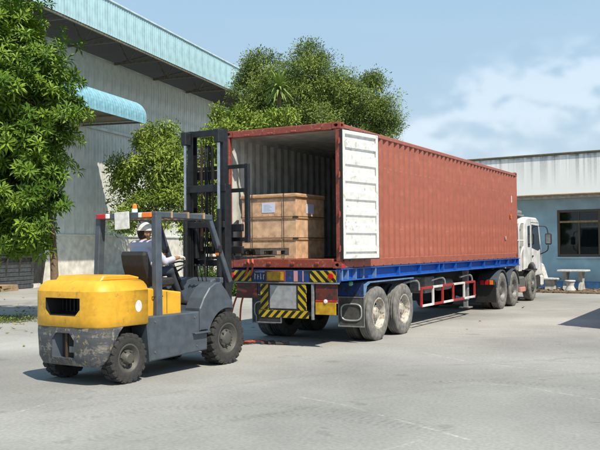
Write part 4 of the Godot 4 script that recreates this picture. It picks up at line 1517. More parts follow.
		var pr := [Vector2(0.99, 0.90), Vector2(1.06, 1.06), Vector2(1.22, 1.115), Vector2(3.45, 1.115), Vector2(3.45, 1.14), Vector2(1.20, 1.14), Vector2(1.04, 1.08), Vector2(0.965, 0.90)]
		prism(st, pr, P(0, sg * 0.945 - 0.285, 0), Vector3(0, 0, -1), Vector3.UP, Vector3(1, 0, 0), 0.57)
		obj("mudguard", st, M.blue_pale, t)
		# marker lamp under the rail
		st = S()
		lathe(st, P(0.55, sg * 1.12, 1.13), Vector3(sg, 0, 0), [Vector2(0.045, 0), Vector2(0.045, 0.03), Vector2(0.03, 0.05), Vector2(0, 0.055)], 12)
		obj("marker_lamp", st, M.lens_orange if sg < 0 else mat(lin(0.1, 0.3, 0.15), 0.3), t)
		for u in [1.584, 2.884]:
			wheel(t, P(u, sg * 1.125, 0.515), sg, 0.52, 0.25, M.tyre_dusty, M.rim_white, 0.13, 0.11, 0.10, true)
	for u in [1.584, 2.884]:
		st = S()
		cyl(st, P(u, -0.95, 0.52), P(u, 0.95, 0.52), 0.065, 0.065, 12)
		obj("axle", st, M.chassis, t)
		for sg in [-1.0, 1.0]:
			st = S()
			for k in 4:
				var l := 0.62 - k * 0.12
				prism(st, [Vector2(u - l, 0.70), Vector2(u, 0.61 - k * 0.018), Vector2(u + l, 0.70), Vector2(u + l, 0.685), Vector2(u, 0.595 - k * 0.018), Vector2(u - l, 0.685)], P(0, sg * 0.47 - 0.04, 0), Vector3(0, 0, -1), Vector3.UP, Vector3(1, 0, 0), 0.08)
			obj("leaf_spring", st, M.chassis, t)
	# red and white side guard
	for sg in [-1.0, 1.0]:
		var gd := node("side_guard", t)
		var us := [3.98, 4.72, 5.36, 6.12, 6.96, 7.82]
		for i in 6:
			st = S()
			ubox(st, us[i] - 0.025, us[i] + 0.025, sg * 1.17, sg * 1.215, 0.475, 0.90, 0.004)
			obj("upright", st, M.white_paint if i in [1, 4] else M.red_paint, gd)
		for i in 5:
			for k in 2:
				st = S()
				var w := 0.47 if k == 0 else 0.855
				ubox(st, us[i] + 0.026, us[i + 1] - 0.026, sg * 1.172, sg * 1.213, w, w + 0.05, 0.004)
				obj("rail", st, M.white_paint if (i + k) % 2 == 0 else M.red_paint, gd)
		for u in [3.9, 5.6, 7.7]:
			st = S()
			tube(st, curve([P(u - 0.75, sg * 1.1, 1.02), P(u - 0.15, sg * 1.12, 1.06), P(u + 0.02, sg * 1.15, 1.0), P(u + 0.04, sg * 1.16, 0.84)], 5), 0.026, 8)
			obj("hanger", st, M.under_grey, gd)
	# kit under the deck
	st = S()
	ubox(st, 4.9, 5.5, 0.55, 0.95, 0.72, 1.1, 0.02)
	obj("tool_box", st, M.under_grey, t)
	st = S()
	lathe(st, P(6.2, 0.75, 0.86), Vector3(0, 0, -1), [Vector2(0, 0), Vector2(0.12, 0.02), Vector2(0.15, 0.08), Vector2(0.15, 0.82), Vector2(0.12, 0.88), Vector2(0, 0.9)], 18)
	obj("air_tank", st, M.under_grey, t)
	st = S()
	lathe(st, P(6.1, -0.75, 0.86), Vector3(0, 0, -1), [Vector2(0, 0), Vector2(0.12, 0.02), Vector2(0.15, 0.08), Vector2(0.15, 0.82), Vector2(0.12, 0.88), Vector2(0, 0.9)], 18)
	obj("air_tank", st, M.chassis, t)
	for sg in [-1.0, 1.0]:
		st = S()
		ubox(st, 8.1, 8.24, sg * 0.78, sg * 0.92, 0.38, 1.19, 0.006)
		ubox(st, 8.12, 8.22, sg * 0.80, sg * 0.90, 0.20, 0.38)
		ubox(st, 8.0, 8.34, sg * 0.72, sg * 0.98, 0.17, 0.2)
		bar(st, P(8.17, sg * 0.8, 0.5), P(8.9, sg * 0.5, 1.15), 0.04, 0.04)
		obj("landing_leg", st, M.under_grey, t)

# ---------------------------------------------------------------- tractor
func tractor() -> void:
	var t := thing("tractor_truck", "white cab-over tractor truck coupled to the blue trailer beside the office", "truck", Vector3(-0.350, 0, -15.108), -29.0)
	var st: SurfaceTool
	for sg in [-1.0, 1.0]:
		st = S()
		ubox(st, 9.6, 15.4, sg * 0.38, sg * 0.46, 0.72, 0.98)
		obj("frame_rail", st, M.chassis, t)
		for u in [10.341, 11.641]:
			wheel(t, P(u, sg * 1.12, 0.515), sg, 0.52, 0.25, M.tyre_dusty, M.rim_grey, 0.12, 0.12, 0.10, true)
			st = S()
			var o := []
			for k in 15:
				var a := PI * (0.06 + 0.88 * k / 14.0)
				o.append(Vector2(u + 0.60 * cos(a), 0.515 + 0.60 * sin(a)))
			for k in 15:
				var a := PI * (0.94 - 0.88 * k / 14.0)
				o.append(Vector2(u + 0.575 * cos(a), 0.515 + 0.575 * sin(a)))
			prism(st, o, P(0, sg * 0.96 - 0.29, 0), Vector3(0, 0, -1), Vector3.UP, Vector3(1, 0, 0), 0.58)
			obj("mudguard", st, M.grey, t)
		wheel(t, P(14.277, sg * 1.04, 0.5), sg, 0.5, 0.27, M.tyre_dusty, M.rim_grey, 0.03, 0.13, 0.09)
		# flap and lamp cluster behind the drive wheels
		st = S()
		ubox(st, 9.66, 9.68, sg * 0.66, sg * 1.24, 0.22, 0.80, 0.004)
		obj("mud_flap", st, M.black, t)
		st = S()
		ubox(st, 9.56, 9.65, sg * 0.80, sg * 1.22, 0.70, 0.86, 0.01)
		var lc := obj("lamp_housing", st, M.chassis, t)
		for k in 3:
			st = S()
			ubox(st, 9.54, 9.558, sg * (0.83 + k * 0.13), sg * (0.93 + k * 0.13), 0.72, 0.84, 0.005)
			obj("tail_lamp", st, M.lens_red if k < 2 else M.lens_orange, lc)
		# tank and steps between the axles
		st = S()
		ubox(st, 12.35, 13.45, sg * 0.62, sg * 1.12, 0.34, 0.82, 0.05)
		obj("fuel_tank", st, M.rim_grey, t)
		st = S()
		ubox(st, 12.6, 13.2, sg * 1.12, sg * 1.19, 0.36, 0.5, 0.01)
		obj("side_reflector", st, mat(lin(0.6, 0.25, 0.2), 0.4), t)
	for u in [10.341, 11.641, 14.277]:
		st = S()
		cyl(st, P(u, -0.95, 0.515), P(u, 0.95, 0.515), 0.07, 0.07, 12)
		lathe(st, P(u, 0, 0.515), Vector3(1, 0, 0), [Vector2(0, -0.22), Vector2(0.16, -0.14), Vector2(0.2, 0), Vector2(0.16, 0.14), Vector2(0, 0.22)], 16)
		obj("axle", st, M.chassis, t)
	st = S()
	ubox(st, 10.4, 11.6, -0.4, 0.4, 1.0, 1.10, 0.03)
	obj("fifth_wheel", st, M.chassis, t)
	st = S()
	lathe(st, P(12.95, -0.1, 0.95), Vector3.UP, [Vector2(0, 0), Vector2(0.3, 0), Vector2(0.3, 0.9), Vector2(0.24, 1.0), Vector2(0, 1.02)], 20)
	obj("air_intake", st, M.chassis, t)
	# water tank and pipe guard behind the cab
	st = S()
	ubox(st, 12.72, 13.18, 0.25, 1.0, 1.12, 2.42, 0.1)
	obj("rear_tank", st, mat(lin(0.09, 0.10, 0.10), 0.6), t)
	st = S()
	tube(st, curve([P(12.75, 1.1, 1.0), P(12.75, 1.1, 2.2), P(12.82, 1.1, 2.42), P(13.0, 1.1, 2.5), P(13.35, 1.1, 2.5)], 4), 0.03, 8)
	tube(st, [P(12.3, 1.1, 1.95), P(13.35, 1.1, 1.95)], 0.025, 8)
	tube(st, curve([P(12.95, 1.1, 1.0), P(12.98, 1.1, 1.5), P(13.3, 1.1, 1.75)], 4), 0.03, 8)
	obj("pipe_guard", st, M.white_paint, t)
	# cab
	var cab := node("cab", t)
	var side := [Vector2(13.42, 1.02), Vector2(13.42, 2.5), Vector2(13.55, 2.66), Vector2(13.9, 2.72), Vector2(15.1, 2.72), Vector2(15.38, 2.62), Vector2(15.7, 1.72), Vector2(15.78, 1.3), Vector2(15.78, 0.78), Vector2(14.98, 0.78), Vector2(14.92, 0.95), Vector2(14.75, 1.1), Vector2(14.5, 1.2), Vector2(14.1, 1.2), Vector2(13.85, 1.12), Vector2(13.72, 1.02)]
	st = S()
	prism(st, side, P(0, -1.13, 0), Vector3(0, 0, -1), Vector3.UP, Vector3(1, 0, 0), 2.26, 0.05)
	obj("shell", st, M.white_paint, cab)
	for sg in [-1.0, 1.0]:
		st = S()
		prism(st, [Vector2(14.32, 1.72), Vector2(15.18, 1.62), Vector2(15.5, 1.68), Vector2(15.22, 2.46), Vector2(14.32, 2.48)], P(0, sg * 1.133 - 0.004, 0), Vector3(0, 0, -1), Vector3.UP, Vector3(1, 0, 0), 0.008)
		obj("door_window", st, M.glass, cab)
		st = S()
		prism(st, [Vector2(13.78, 1.75), Vector2(14.08, 1.75), Vector2(14.08, 2.45), Vector2(13.78, 2.42)], P(0, sg * 1.133 - 0.004, 0), Vector3(0, 0, -1), Vector3.UP, Vector3(1, 0, 0), 0.008)
		obj("quarter_window", st, M.glass, cab)
		st = S()
		for q in [[14.22, 14.235, 1.2, 2.56], [15.55, 15.565, 0.95, 1.7]]:
			ubox(st, q[0], q[1], sg * 1.128, sg * 1.134, q[2], q[3])
		ubox(st, 14.235, 15.3, sg * 1.128, sg * 1.134, 2.545, 2.56)
		obj("door_seam", st, M.rubber, cab)
		st = S()
		ubox(st, 14.32, 14.45, sg * 1.13, sg * 1.16, 1.42, 1.47, 0.008)
		obj("door_handle", st, M.black, cab)
		st = S()
		ubox(st, 13.7, 15.0, sg * 0.9, sg * 1.14, 0.98, 1.02)
		ubox(st, 14.95, 15.6, sg * 0.85, sg * 1.12, 0.40, 0.76, 0.02)
		obj("wheel_arch", st, M.chassis, cab)
		st = S()
		tube(st, curve([P(15.3, sg * 1.13, 2.45), P(15.42, sg * 1.35, 2.42), P(15.42, sg * 1.42, 2.2)], 4), 0.018, 6)
		obj("mirror_arm", st, M.black, cab)
		st = S()
		tube(st, curve([P(15.55, sg * 1.13, 1.5), P(15.45, sg * 1.38, 1.62), P(15.42, sg * 1.42, 1.8)], 4), 0.018, 6)
		obj("mirror_arm", st, M.black, cab)
		st = S()
		ubox(st, 15.38, 15.46, sg * 1.32, sg * 1.54, 1.82, 2.2, 0.035)
		var mi := obj("mirror", st, M.black, cab)
		st = S()
		ubox(st, 15.372, 15.379, sg * 1.35, sg * 1.51, 1.86, 2.16)
		obj("glass", st, M.steel, mi)
	st = S()
	prism(st, [Vector2(-1.02, 0), Vector2(1.02, 0), Vector2(0.95, 0.86), Vector2(-0.95, 0.86)], P(15.715, 0, 1.72), Vector3(1, 0, 0), Vector3(0, 0.942, 0.335).normalized(), Vector3(0, 0.335, -0.942).normalized(), 0.01)
	obj("windscreen", st, M.glass, cab)
	st = S()
	ubox(st, 15.5, 15.9, -1.15, 1.15, 0.42, 0.78, 0.05)
	obj("bumper", st, M.white_paint, t)
	for v in [-0.9, 0.9]:
		st = S()
		ubox(st, 15.9, 15.93, v - 0.16, v + 0.16, 0.52, 0.7, 0.01)
		obj("headlamp", st, M.lens_white, t)
	st = S()
	ubox(st, 13.35, 14.1, 0.2, 0.95, 2.74, 2.80, 0.01)
	ubox(st, 13.4, 13.5, 0.25, 0.9, 2.80, 3.0, 0.02); ubox(st, 13.6, 14.05, 0.3, 0.9, 2.8, 2.93, 0.03)
	obj("roof_unit", st, M.under_grey, cab)
	st = S()
	cyl(st, P(13.3, 0.85, 1.0), P(13.3, 0.85, 2.95), 0.06, 0.06, 12)
	obj("exhaust_stack", st, M.under_grey, t)

# ---------------------------------------------------------------- crate and pallet
func crate_and_pallet() -> void:
	var t := thing("wooden_crate", "tall plywood crate banded with dark straps inside the container mouth", "crate", Vector3(-0.350, 0, -15.108), -29.0)
	var u0 := 0.03
	var u1 := 1.13
	var v0 := -0.86
	var v1 := 0.30
	var ws := [1.588, 1.975, 2.365, 2.745]
	var st: SurfaceTool
	for k in 3:
		for f in 4:
			st = S()
			if f == 0: ubox(st, u0, u0 + 0.02, v0 + 0.02, v1 - 0.02, ws[k], ws[k + 1] - 0.012, 0.003)
			if f == 1: ubox(st, u1 - 0.02, u1, v0 + 0.02, v1 - 0.02, ws[k], ws[k + 1] - 0.012, 0.003)
			if f == 2: ubox(st, u0, u1, v1 - 0.02, v1, ws[k], ws[k + 1] - 0.012, 0.003)
			if f == 3: ubox(st, u0, u1, v0, v0 + 0.02, ws[k], ws[k + 1] - 0.012, 0.003)
			obj("panel", st, M.ply if (k + f) % 2 == 0 else M.ply2, t)
		# battens along the top of each tier
		for f in 2:
			st = S()
			var w := ws[k + 1] as float
			if f == 0: ubox(st, u0 - 0.014, u0 - 0.001, v0, v1 + 0.001, w - 0.05, w - 0.02, 0.003)
			else: ubox(st, u0, u1, v1 + 0.001, v1 + 0.014, w - 0.05, w - 0.02, 0.003)
			obj("batten", st, M.batten, t)
		st = S()
		ubox(st, u0 - 0.018, u0 + 0.06, v1 - 0.06, v1 + 0.018, ws[k + 1] - 0.035, ws[k + 1] - 0.012)
		obj("corner_clip", st, M.strap, t)
	st = S()
	ubox(st, u0 - 0.02, u1 + 0.02, v0 - 0.02, v1 + 0.02, 2.745, 2.78, 0.005)
	obj("lid", st, M.ply2, t)
	st = S()
	ubox(st, u0 - 0.03, u0 + 0.02, v0 - 0.03, v1 + 0.03, 2.715, 2.744, 0.004)
	ubox(st, u0 + 0.021, u1, v1 - 0.02, v1 + 0.03, 2.715, 2.744, 0.004)
	obj("lid_rim", st, M.batten, t)
	for v in [-0.62, 0.06]:
		st = S()
		ubox(st, u0 - 0.034, u0 - 0.031, v - 0.008, v + 0.008, 1.59, 2.784)
		ubox(st, u0 - 0.034, u1 + 0.03, v - 0.008, v + 0.008, 2.781, 2.785)
		obj("strap", st, M.strap, t)
	for q in [1.97, 2.36]:
		st = S()
		ubox(st, u0 - 0.02, u0 - 0.015, v0, v1 + 0.016, q - 0.006, q + 0.006)
		ubox(st, u0, u1, v1 + 0.015, v1 + 0.018, q - 0.006, q + 0.006)
		obj("strap", st, M.strap, t)
	st = S()
	ubox(st, u0 - 0.006, u0 - 0.001, -0.42, -0.14, 2.44, 2.62)
	var ls := obj("label_sheet", st, M.label, t)
	st = S()
	for k in 6: ubox(st, u0 - 0.0068, u0 - 0.0062, -0.38, -0.20 - 0.03 * (k % 3), 2.47 + k * 0.022, 2.473 + k * 0.022)
	obj("print", st, M.chassis, ls)
	# nail heads along the panel edges
	st = S()
	for k in 3:
		for e in 9:
			var v := v0 + 0.05 + e * (v1 - v0 - 0.1) / 8.0
			for w in [ws[k] + 0.03, ws[k + 1] - 0.07]:
				cyl(st, P(u0 + 0.002, v, w), P(u0 - 0.0015, v, w), 0.006, 0.006, 6)
	obj("nail_heads", st, M.chain, t).set_meta("kind", "stuff")
	st = S()
	ubox(st, 0.42, 0.72, v1 + 0.001, v1 + 0.006, 2.42, 2.60)
	obj("label_sheet", st, M.label, t)
	# pallet on the forks
	var p := thing("pallet", "dark weathered timber pallet on the forks under the crate's front edge", "pallet", Vector3(-2.947, 0, -11.282), -33.0)
	for k in 6:
		st = S()
		ubox(st, 3.55 + k * 0.15, 3.68 + k * 0.15, -0.56, 0.40, 1.765, 1.79, 0.004)
		obj("deck_board", st, M.old_wood, p)
	for v in [-0.56, -0.13, 0.30]:
		st = S()
		ubox(st, 3.55, 4.43, v, v + 0.10, 1.74, 1.764)
		obj("stringer", st, M.old_wood, p)
		for u in [3.55, 3.93, 4.31]:
			st = S()
			ubox(st, u, u + 0.12, v, v + 0.10, 1.675, 1.739, 0.004)
			obj("block", st, M.old_wood, p)
	for v in [-0.56, -0.13, 0.30]:
		st = S()
		ubox(st, 3.55, 4.43, v, v + 0.10, 1.655, 1.674)
		obj("bottom_board", st, M.old_wood, p)

# ---------------------------------------------------------------- forklift
func forklift_tyre(r: float, w: float, lugs: int) -> Mesh:
	var st := S()
	var h := w / 2
	var ri := r * 0.56
	lathe(st, Vector3.ZERO, Vector3(1, 0, 0), [Vector2(ri, -h * 0.85), Vector2(ri + 0.03, -h), Vector2(r * 0.82, -h), Vector2(r * 0.92, -h * 0.95), Vector2(r * 0.955, -h * 0.8), Vector2(r * 0.955, h * 0.8), Vector2(r * 0.92, h * 0.95), Vector2(r * 0.82, h), Vector2(ri + 0.03, h), Vector2(ri, h * 0.85)], 44)
	for s in [-1.0, 1.0]:
		for i in lugs:
			var t: float = TAU * (i + (0.5 if s > 0 else 0.0)) / lugs
			var bs := Basis(Vector3(1, 0, 0), t)
			var c := bs * Vector3(s * h * 0.52, r * 0.955, 0)
			box(st, c, Vector3(h * 0.92, r * 0.09, TAU * r / lugs * 0.62), 0.006, bs * Basis(Vector3.UP, s * 0.25))
			c = bs * Vector3(s * h * 0.97, r * 0.90, 0)
			box(st, c, Vector3(h * 0.10, r * 0.13, TAU * r / lugs * 0.6), 0.004, bs)
	return made(st)

func lift_wheel(t: Node, at: Vector3, side: float, r: float, w: float, tm: Mesh, rm: Mesh) -> void:
	var n := node("wheel", t, at)
	if side < 0: n.rotation.y = PI
	n.rotate_object_local(Vector3(1, 0, 0), rng.randf() * TAU)
	put("tyre", tm, M.tyre, n)
	put("rim", rm, M.rim_dark, n)

# plan outline of the counterweight: rear edge, rounded corners, sides up to ue
func cw_outline(w: float, inset: float, ue: float, half: float, hv: float) -> Array:
	var o := []
	var hw := half - inset
	var ur := -0.38 + inset
	var pts := [Vector2(ue, hw)]
	pts.append(Vector2(minf(ue - 0.02, -0.08), hw))
	for k in range(1, 7):
		var a := (PI / 2) * k / 7.0
		pts.append(Vector2(minf(-0.08 + (ur + 0.108) * pow(sin(a), 0.8), ue - 0.03 - 0.01 * k), hw - (hw - 0.46) * pow(1.0 - cos(a), 0.85)))
	pts.append(Vector2(ur + 0.018, 0.44))
	pts.append(Vector2(ur, hv))
	for p in pts: o.append(P(p.x, p.y, w))
	for i in range(pts.size() - 1, -1, -1): o.append(P(pts[i].x, -pts[i].y, w))
	return o

func forklift() -> void:
	var t := thing("forklift", "yellow and grey forklift with scuffed counterweight lifting at the container", "forklift", Vector3(-2.947, 0, -11.282), -33.0)
	var st: SurfaceTool
	# wheels
	var ft := forklift_tyre(0.405, 0.28, 22)
	var rt := forklift_tyre(0.335, 0.22, 19)
	var fr := rim_mesh(0.405, 0.28, 0.05, 0.09, 0.06, 8, false)
	var rr := rim_mesh(0.335, 0.22, 0.06, 0.07, 0.09, 6, false)
	for s in [-1.0, 1.0]:
		lift_wheel(t, P(0.17, s * 0.57, 0.332), s, 0.335, 0.22, rt, rr)
		lift_wheel(t, P(2.29, s * 0.55, 0.402), s, 0.405, 0.28, ft, fr)
	# counterweight, yellow above and bare grey below, each with its opening
	var n := cw_outline(0.8, 0, 0.5, 0.66, 0.33).size()
	var kr := n / 2 - 1
	st = S()
	var rings := []
	for q in [[0.765, 0.012], [0.785, 0.0], [0.915, 0.0], [1.15, 0.0], [1.235, 0.002], [1.295, 0.03], [1.345, 0.085], [1.372, 0.15]]:
		rings.append(cw_outline(q[0], q[1], 0.52, 0.685, 0.33))
	loft(st, rings.slice(0, 5), P(0.1, 0, 1.0), [[2, kr]], 1, false)
	loft(st, rings.slice(4, 8), P(0.1, 0, 1.0), [], 2, false)
	poly(st, rings[0], Vector3.DOWN)
	poly(st, rings[7], Vector3.UP)
	for s in [-1.0, 1.0]:
		poly(st, [P(-0.381, s * 0.33, 0.915), P(-0.381, s * 0.24, 0.915), P(-0.381, s * 0.33, 1.0)], Vector3(0, 0, 1))
	var cw := obj("counterweight", st, M.yellow, t)
	st = S()
	for f in [[P(-0.38, -0.33, 0.915), P(-0.38, -0.33, 1.15), P(-0.12, -0.27, 1.15), P(-0.12, -0.27, 0.95)], [P(-0.38, 0.33, 0.915), P(-0.38, 0.33, 1.15), P(-0.12, 0.27, 1.15), P(-0.12, 0.27, 0.95)], [P(-0.38, -0.33, 0.915), P(-0.38, 0.33, 0.915), P(-0.12, 0.27, 0.95), P(-0.12, -0.27, 0.95)], [P(-0.38, -0.33, 1.15), P(-0.38, 0.33, 1.15), P(-0.12, 0.27, 1.15), P(-0.12, -0.27, 1.15)], [P(-0.12, -0.27, 0.95), P(-0.12, 0.27, 0.95), P(-0.12, 0.27, 1.15), P(-0.12, -0.27, 1.15)]]:
		poly(st, f, Vector3(0, 0, 1))
	obj("grille_recess", st, M.black, cw)
	st = S()
	for k in 7: ubox(st, -0.16, -0.13, -0.25 + k * 0.075, -0.235 + k * 0.075, 0.96, 1.145)
	obj("grille_bar", st, M.black, cw)
	st = S()
	rings = []
	for q in [[0.255, 0.07, -0.20, 0.60], [0.29, 0.04, -0.19, 0.62], [0.36, 0.012, -0.16, 0.65], [0.69, 0.004, -0.02, 0.685], [0.763, 0.008, 0.06, 0.685]]:
		rings.append(cw_outline(q[0], q[1], q[2], q[3], 0.21))
	loft(st, rings, P(-0.15, 0, 0.5), [[2, kr]])
	for s in [-1.0, 1.0]:
		poly(st, [P(-0.377, s * 0.21, 0.69), P(-0.377, s * 0.13, 0.69), P(-0.377, s * 0.21, 0.60)], Vector3(0, 0, 1))
	var lw := obj("lower_counterweight", st, M.grey_worn, t)
	st = S()
	for f in [[P(-0.37, -0.21, 0.36), P(-0.37, -0.21, 0.69), P(-0.24, -0.12, 0.66), P(-0.24, -0.12, 0.36)], [P(-0.37, 0.21, 0.36), P(-0.37, 0.21, 0.69), P(-0.24, 0.16, 0.66), P(-0.24, 0.16, 0.36)], [P(-0.37, -0.21, 0.36), P(-0.37, 0.21, 0.36), P(-0.24, 0.16, 0.36), P(-0.24, -0.12, 0.36)], [P(-0.37, -0.21, 0.69), P(-0.37, 0.21, 0.69), P(-0.24, 0.16, 0.66), P(-0.24, -0.12, 0.66)]]:
		poly(st, f, Vector3(0, 0.2, 1))
	obj("tow_recess", st, M.grey, lw)
	st = S()
	poly(st, [P(-0.24, -0.12, 0.36), P(-0.24, 0.16, 0.36), P(-0.24, 0.16, 0.66), P(-0.24, -0.12, 0.66)], Vector3(0, 0, 1))
	obj("recess_back", st, M.hole, lw)
	st = S()
	ubox(st, -0.262, -0.25, -0.0, 0.10, 0.42, 0.50)
	obj("maker_plate", st, M.plate_grey, lw)
	st = S()
	cyl(st, P(-0.32, 0.02, 0.34), P(-0.32, 0.02, 0.72), 0.022, 0.022, 10)
	obj("tow_pin", st, M.chain, lw)
	# hood
	st = S()
	prism(st, [Vector2(-0.12, 1.37), Vector2(0.60, 1.37), Vector2(0.60, 1.40), Vector2(0.42, 1.435), Vector2(-0.06, 1.435)], P(0, -0.44, 0), Vector3(0, 0, -1), Vector3.UP, Vector3(1, 0, 0), 0.88, 0.012)
	obj("hood", st, M.yellow_plain, t)
	# sticker on the flank
	st = S()
	var disc := []
	for k in 24: disc.append(P(0.335 + 0.062 * cos(TAU * k / 24), 0.6875, 1.02 + 0.08 * sin(TAU * k / 24)))
	poly(st, disc, Vector3(1, 0, 0))
	obj("round_sticker", st, M.sticker, t)
	# seams, bolts and small plates that break up the panels
	for s in [-1.0, 1.0]:
		for q in [[0.66, 0.78], [0.66, 0.36], [1.50, 0.78], [1.55, 0.36]]:
			st = S()
			cyl(st, P(q[0], s * 0.678, q[1]), P(q[0], s * 0.688, q[1]), 0.016, 0.014, 8)
			obj("bolt", st, M.rim_grey, t)
		st = S()
		ubox(st, 1.02, 1.028, s * 0.566, s * 0.573, 0.87, 1.18)
		obj("cover_seam", st, M.rubber, t)
		st = S()
		tube(st, curve([P(0.72, s * 0.578, 1.12), P(0.72, s * 0.60, 1.12), P(0.9, s * 0.60, 1.12), P(0.9, s * 0.578, 1.12)], 3), 0.008, 6)
		obj("cover_handle", st, M.black, t)
	# engine cover
	st = S()
	prism(st, [Vector2(0.53, 0.80), Vector2(1.34, 0.80), Vector2(1.34, 1.16), Vector2(0.70, 1.24), Vector2(0.53, 1.25)], P(0, -0.57, 0), Vector3(0, 0, -1), Vector3.UP, Vector3(1, 0, 0), 1.14, 0.02)
	obj("engine_cover", st, M.yellow_plain, t)
	# side plates and steps
	for s in [-1.0, 1.0]:
		st = S()
		prism(st, [Vector2(0.50, 0.86), Vector2(0.57, 0.24), Vector2(1.80, 0.275), Vector2(1.80, 0.53), Vector2(1.62, 0.56), Vector2(1.62, 0.86)], P(0, s * 0.515 - 0.165, 0), Vector3(0, 0, -1), Vector3.UP, Vector3(1, 0, 0), 0.33, 0.02)
		obj("side_plate", st, M.grey, t)
		st = S()
		ubox(st, 1.45, 1.80, s * 0.55, s * 0.74, 0.535, 0.56, 0.006)
		obj("step", st, M.grey, t)
		st = S()
		var ar := [Vector2(1.63, 0.57), Vector2(1.63, 0.90), Vector2(1.72, 1.05), Vector2(1.86, 1.20), Vector2(2.0, 1.265), Vector2(2.12, 1.27), Vector2(2.28, 1.13), Vector2(2.42, 0.96)]
		for k in 11:
			var a := deg_to_rad(70.0 + k * 9.7)
			ar.append(Vector2(2.29 + 0.46 * cos(a), 0.402 + 0.46 * sin(a)))
		ar.append(Vector2(1.79, 0.57))
		prism(st, ar, P(0, s * 0.53 - 0.15, 0), Vector3(0, 0, -1), Vector3.UP, Vector3(1, 0, 0), 0.30, 0.015)
		obj("front_fender", st, M.grey, t)
	# chassis core, floor and cowl
	st = S()
	ubox(st, -0.26, 2.5, -0.34, 0.34, 0.28, 0.80)
	ubox(st, 1.34, 2.35, -0.5, 0.5, 0.72, 0.80)
	obj("chassis", st, M.black, t)
	st = S()
	cyl(st, P(0.12, -0.5, 0.335), P(0.12, 0.5, 0.335), 0.06, 0.06, 12)
	obj("steer_axle", st, M.black, t)
	st = S()
	prism(st, [Vector2(1.98, 0.80), Vector2(2.46, 0.80), Vector2(2.44, 1.26), Vector2(2.30, 1.33), Vector2(2.16, 1.30)], P(0, -0.47, 0), Vector3(0, 0, -1), Vector3.UP, Vector3(1, 0, 0), 0.94, 0.02)
	obj("dash_cowl", st, M.grey, t)
	st = S()
	bar(st, P(2.30, -0.56, 1.29), P(2.30, 0.56, 1.29), 0.08, 0.09, 0.01)
	obj("cowl_rail", st, M.grey, t)
	# steering column and wheel, levers
	st = S()
	tube(st, [P(2.02, 0, 1.15), P(1.82, 0, 1.50)], 0.03, 8)
	obj("steering_column", st, M.black, t)
	st = S()
	var ax := (P(1.82, 0, 1.50) - P(2.02, 0, 1.15)).normalized()
	var x1 := Vector3(1, 0, 0)
	var y1 := ax.cross(x1)
	var rg := []
	for k in 25: rg.append(P(1.82, 0, 1.50) + (x1 * cos(TAU * k / 24) + y1 * sin(TAU * k / 24)) * 0.18)
	tube(st, rg, 0.014, 8, -1.0, false)
	for k in 3:
		var a := TAU * k / 3 + 0.5
		tube(st, [P(1.82, 0, 1.50), P(1.82, 0, 1.50) + (x1 * cos(a) + y1 * sin(a)) * 0.18], 0.01, 6)
	obj("steering_wheel", st, M.black, t)
	for k in 3:
		st = S()
		tube(st, [P(2.1, 0.26 + k * 0.08, 1.28), P(2.02, 0.26 + k * 0.08, 1.52)], 0.008, 6)
		lathe(st, P(2.02, 0.26 + k * 0.08, 1.51), Vector3.UP, [Vector2(0, 0), Vector2(0.018, 0.01), Vector2(0.018, 0.03), Vector2(0, 0.042)], 8)
		obj("lever", st, M.black, t)
	# seat
	var se := node("seat", t)
	st = S()
	prism(st, [Vector2(0.82, 1.25), Vector2(1.32, 1.25), Vector2(1.36, 1.33), Vector2(1.30, 1.37), Vector2(0.88, 1.345)], P(0.03, -0.08, 0), Vector3(0, 0, -1), Vector3.UP, Vector3(1, 0, 0), 0.50, 0.025)
	obj("cushion", st, M.seat, se)
	st = S()
	prism(st, [Vector2(0.94, 1.28), Vector2(0.80, 1.28), Vector2(0.70, 1.55), Vector2(0.67, 1.70), Vector2(0.70, 1.755), Vector2(0.77, 1.75), Vector2(0.83, 1.58)], P(0.06, -0.07, 0), Vector3(0, 0, -1), Vector3.UP, Vector3(1, 0, 0), 0.48, 0.03)
	obj("backrest", st, M.seat, se)
	# overhead guard
	var g := node("overhead_guard", t)
	for s in [-1.0, 1.0]:
		st = S()
		bar(st, P(0.80, s * 0.60, 0.84), P(0.83, s * 0.555, 2.26), 0.10, 0.12, 0.012, P(1, 0, 0))
		obj("rear_pillar", st, M.grey, g)
		st = S()
		bar(st, P(2.02, s * 0.53, 2.25), P(2.50, s * 0.55, 1.26), 0.075, 0.085, 0.01)
		obj("front_pillar", st, M.grey, g)
		st = S()
		bar(st, P(0.775, s * 0.555, 2.275), P(2.06, s * 0.53, 2.262), 0.10, 0.085, 0.012)
		obj("roof_side", st, M.grey, g)
	st = S()
	ubox(st, 0.775, 0.86, -0.504, 0.504, 2.225, 2.315, 0.01)
	obj("rear_header", st, M.grey, g)
	st = S()
	ubox(st, 1.99, 2.06, -0.48, 0.48, 2.225, 2.30, 0.01)
	obj("front_header", st, M.grey, g)
	for k in 7:
		st = S()
		var v := -0.42 + k * 0.14
		bar(st, P(0.86, v, 2.285), P(1.99, v, 2.275), 0.05, 0.05, 0.006)
		obj("roof_bar", st, M.grey, g)
	for k in 3:
		st = S()
		ubox(st, 1.08 + k * 0.36, 1.12 + k * 0.36, -0.60, 0.607, 2.235, 2.326)
		obj("roof_clamp", st, M.pale_wood, g)
	# lamps and board along the rear header
	for q in [[-0.55, -0.37, 0], [-0.365, -0.30, 2], [0.36, 0.53, 1], [0.29, 0.355, 2]]:
		st = S()
		ubox(st, 0.735, 0.774, q[0], q[1], 2.235, 2.305, 0.008)
		obj("rear_lamp", st, [M.lens_red, M.lens_orange, M.lens_white][q[2]], g)
	st = S()
	box(st, P(0.742, -0.03, 2.20), Vector3(0.29, 0.25, 0.012), 0.004, Basis(Vector3(0, 0, 1), 0.05))
	obj("white_board", st, M.sticker, t)
	var bc := node("beacon", t)
	st = S()
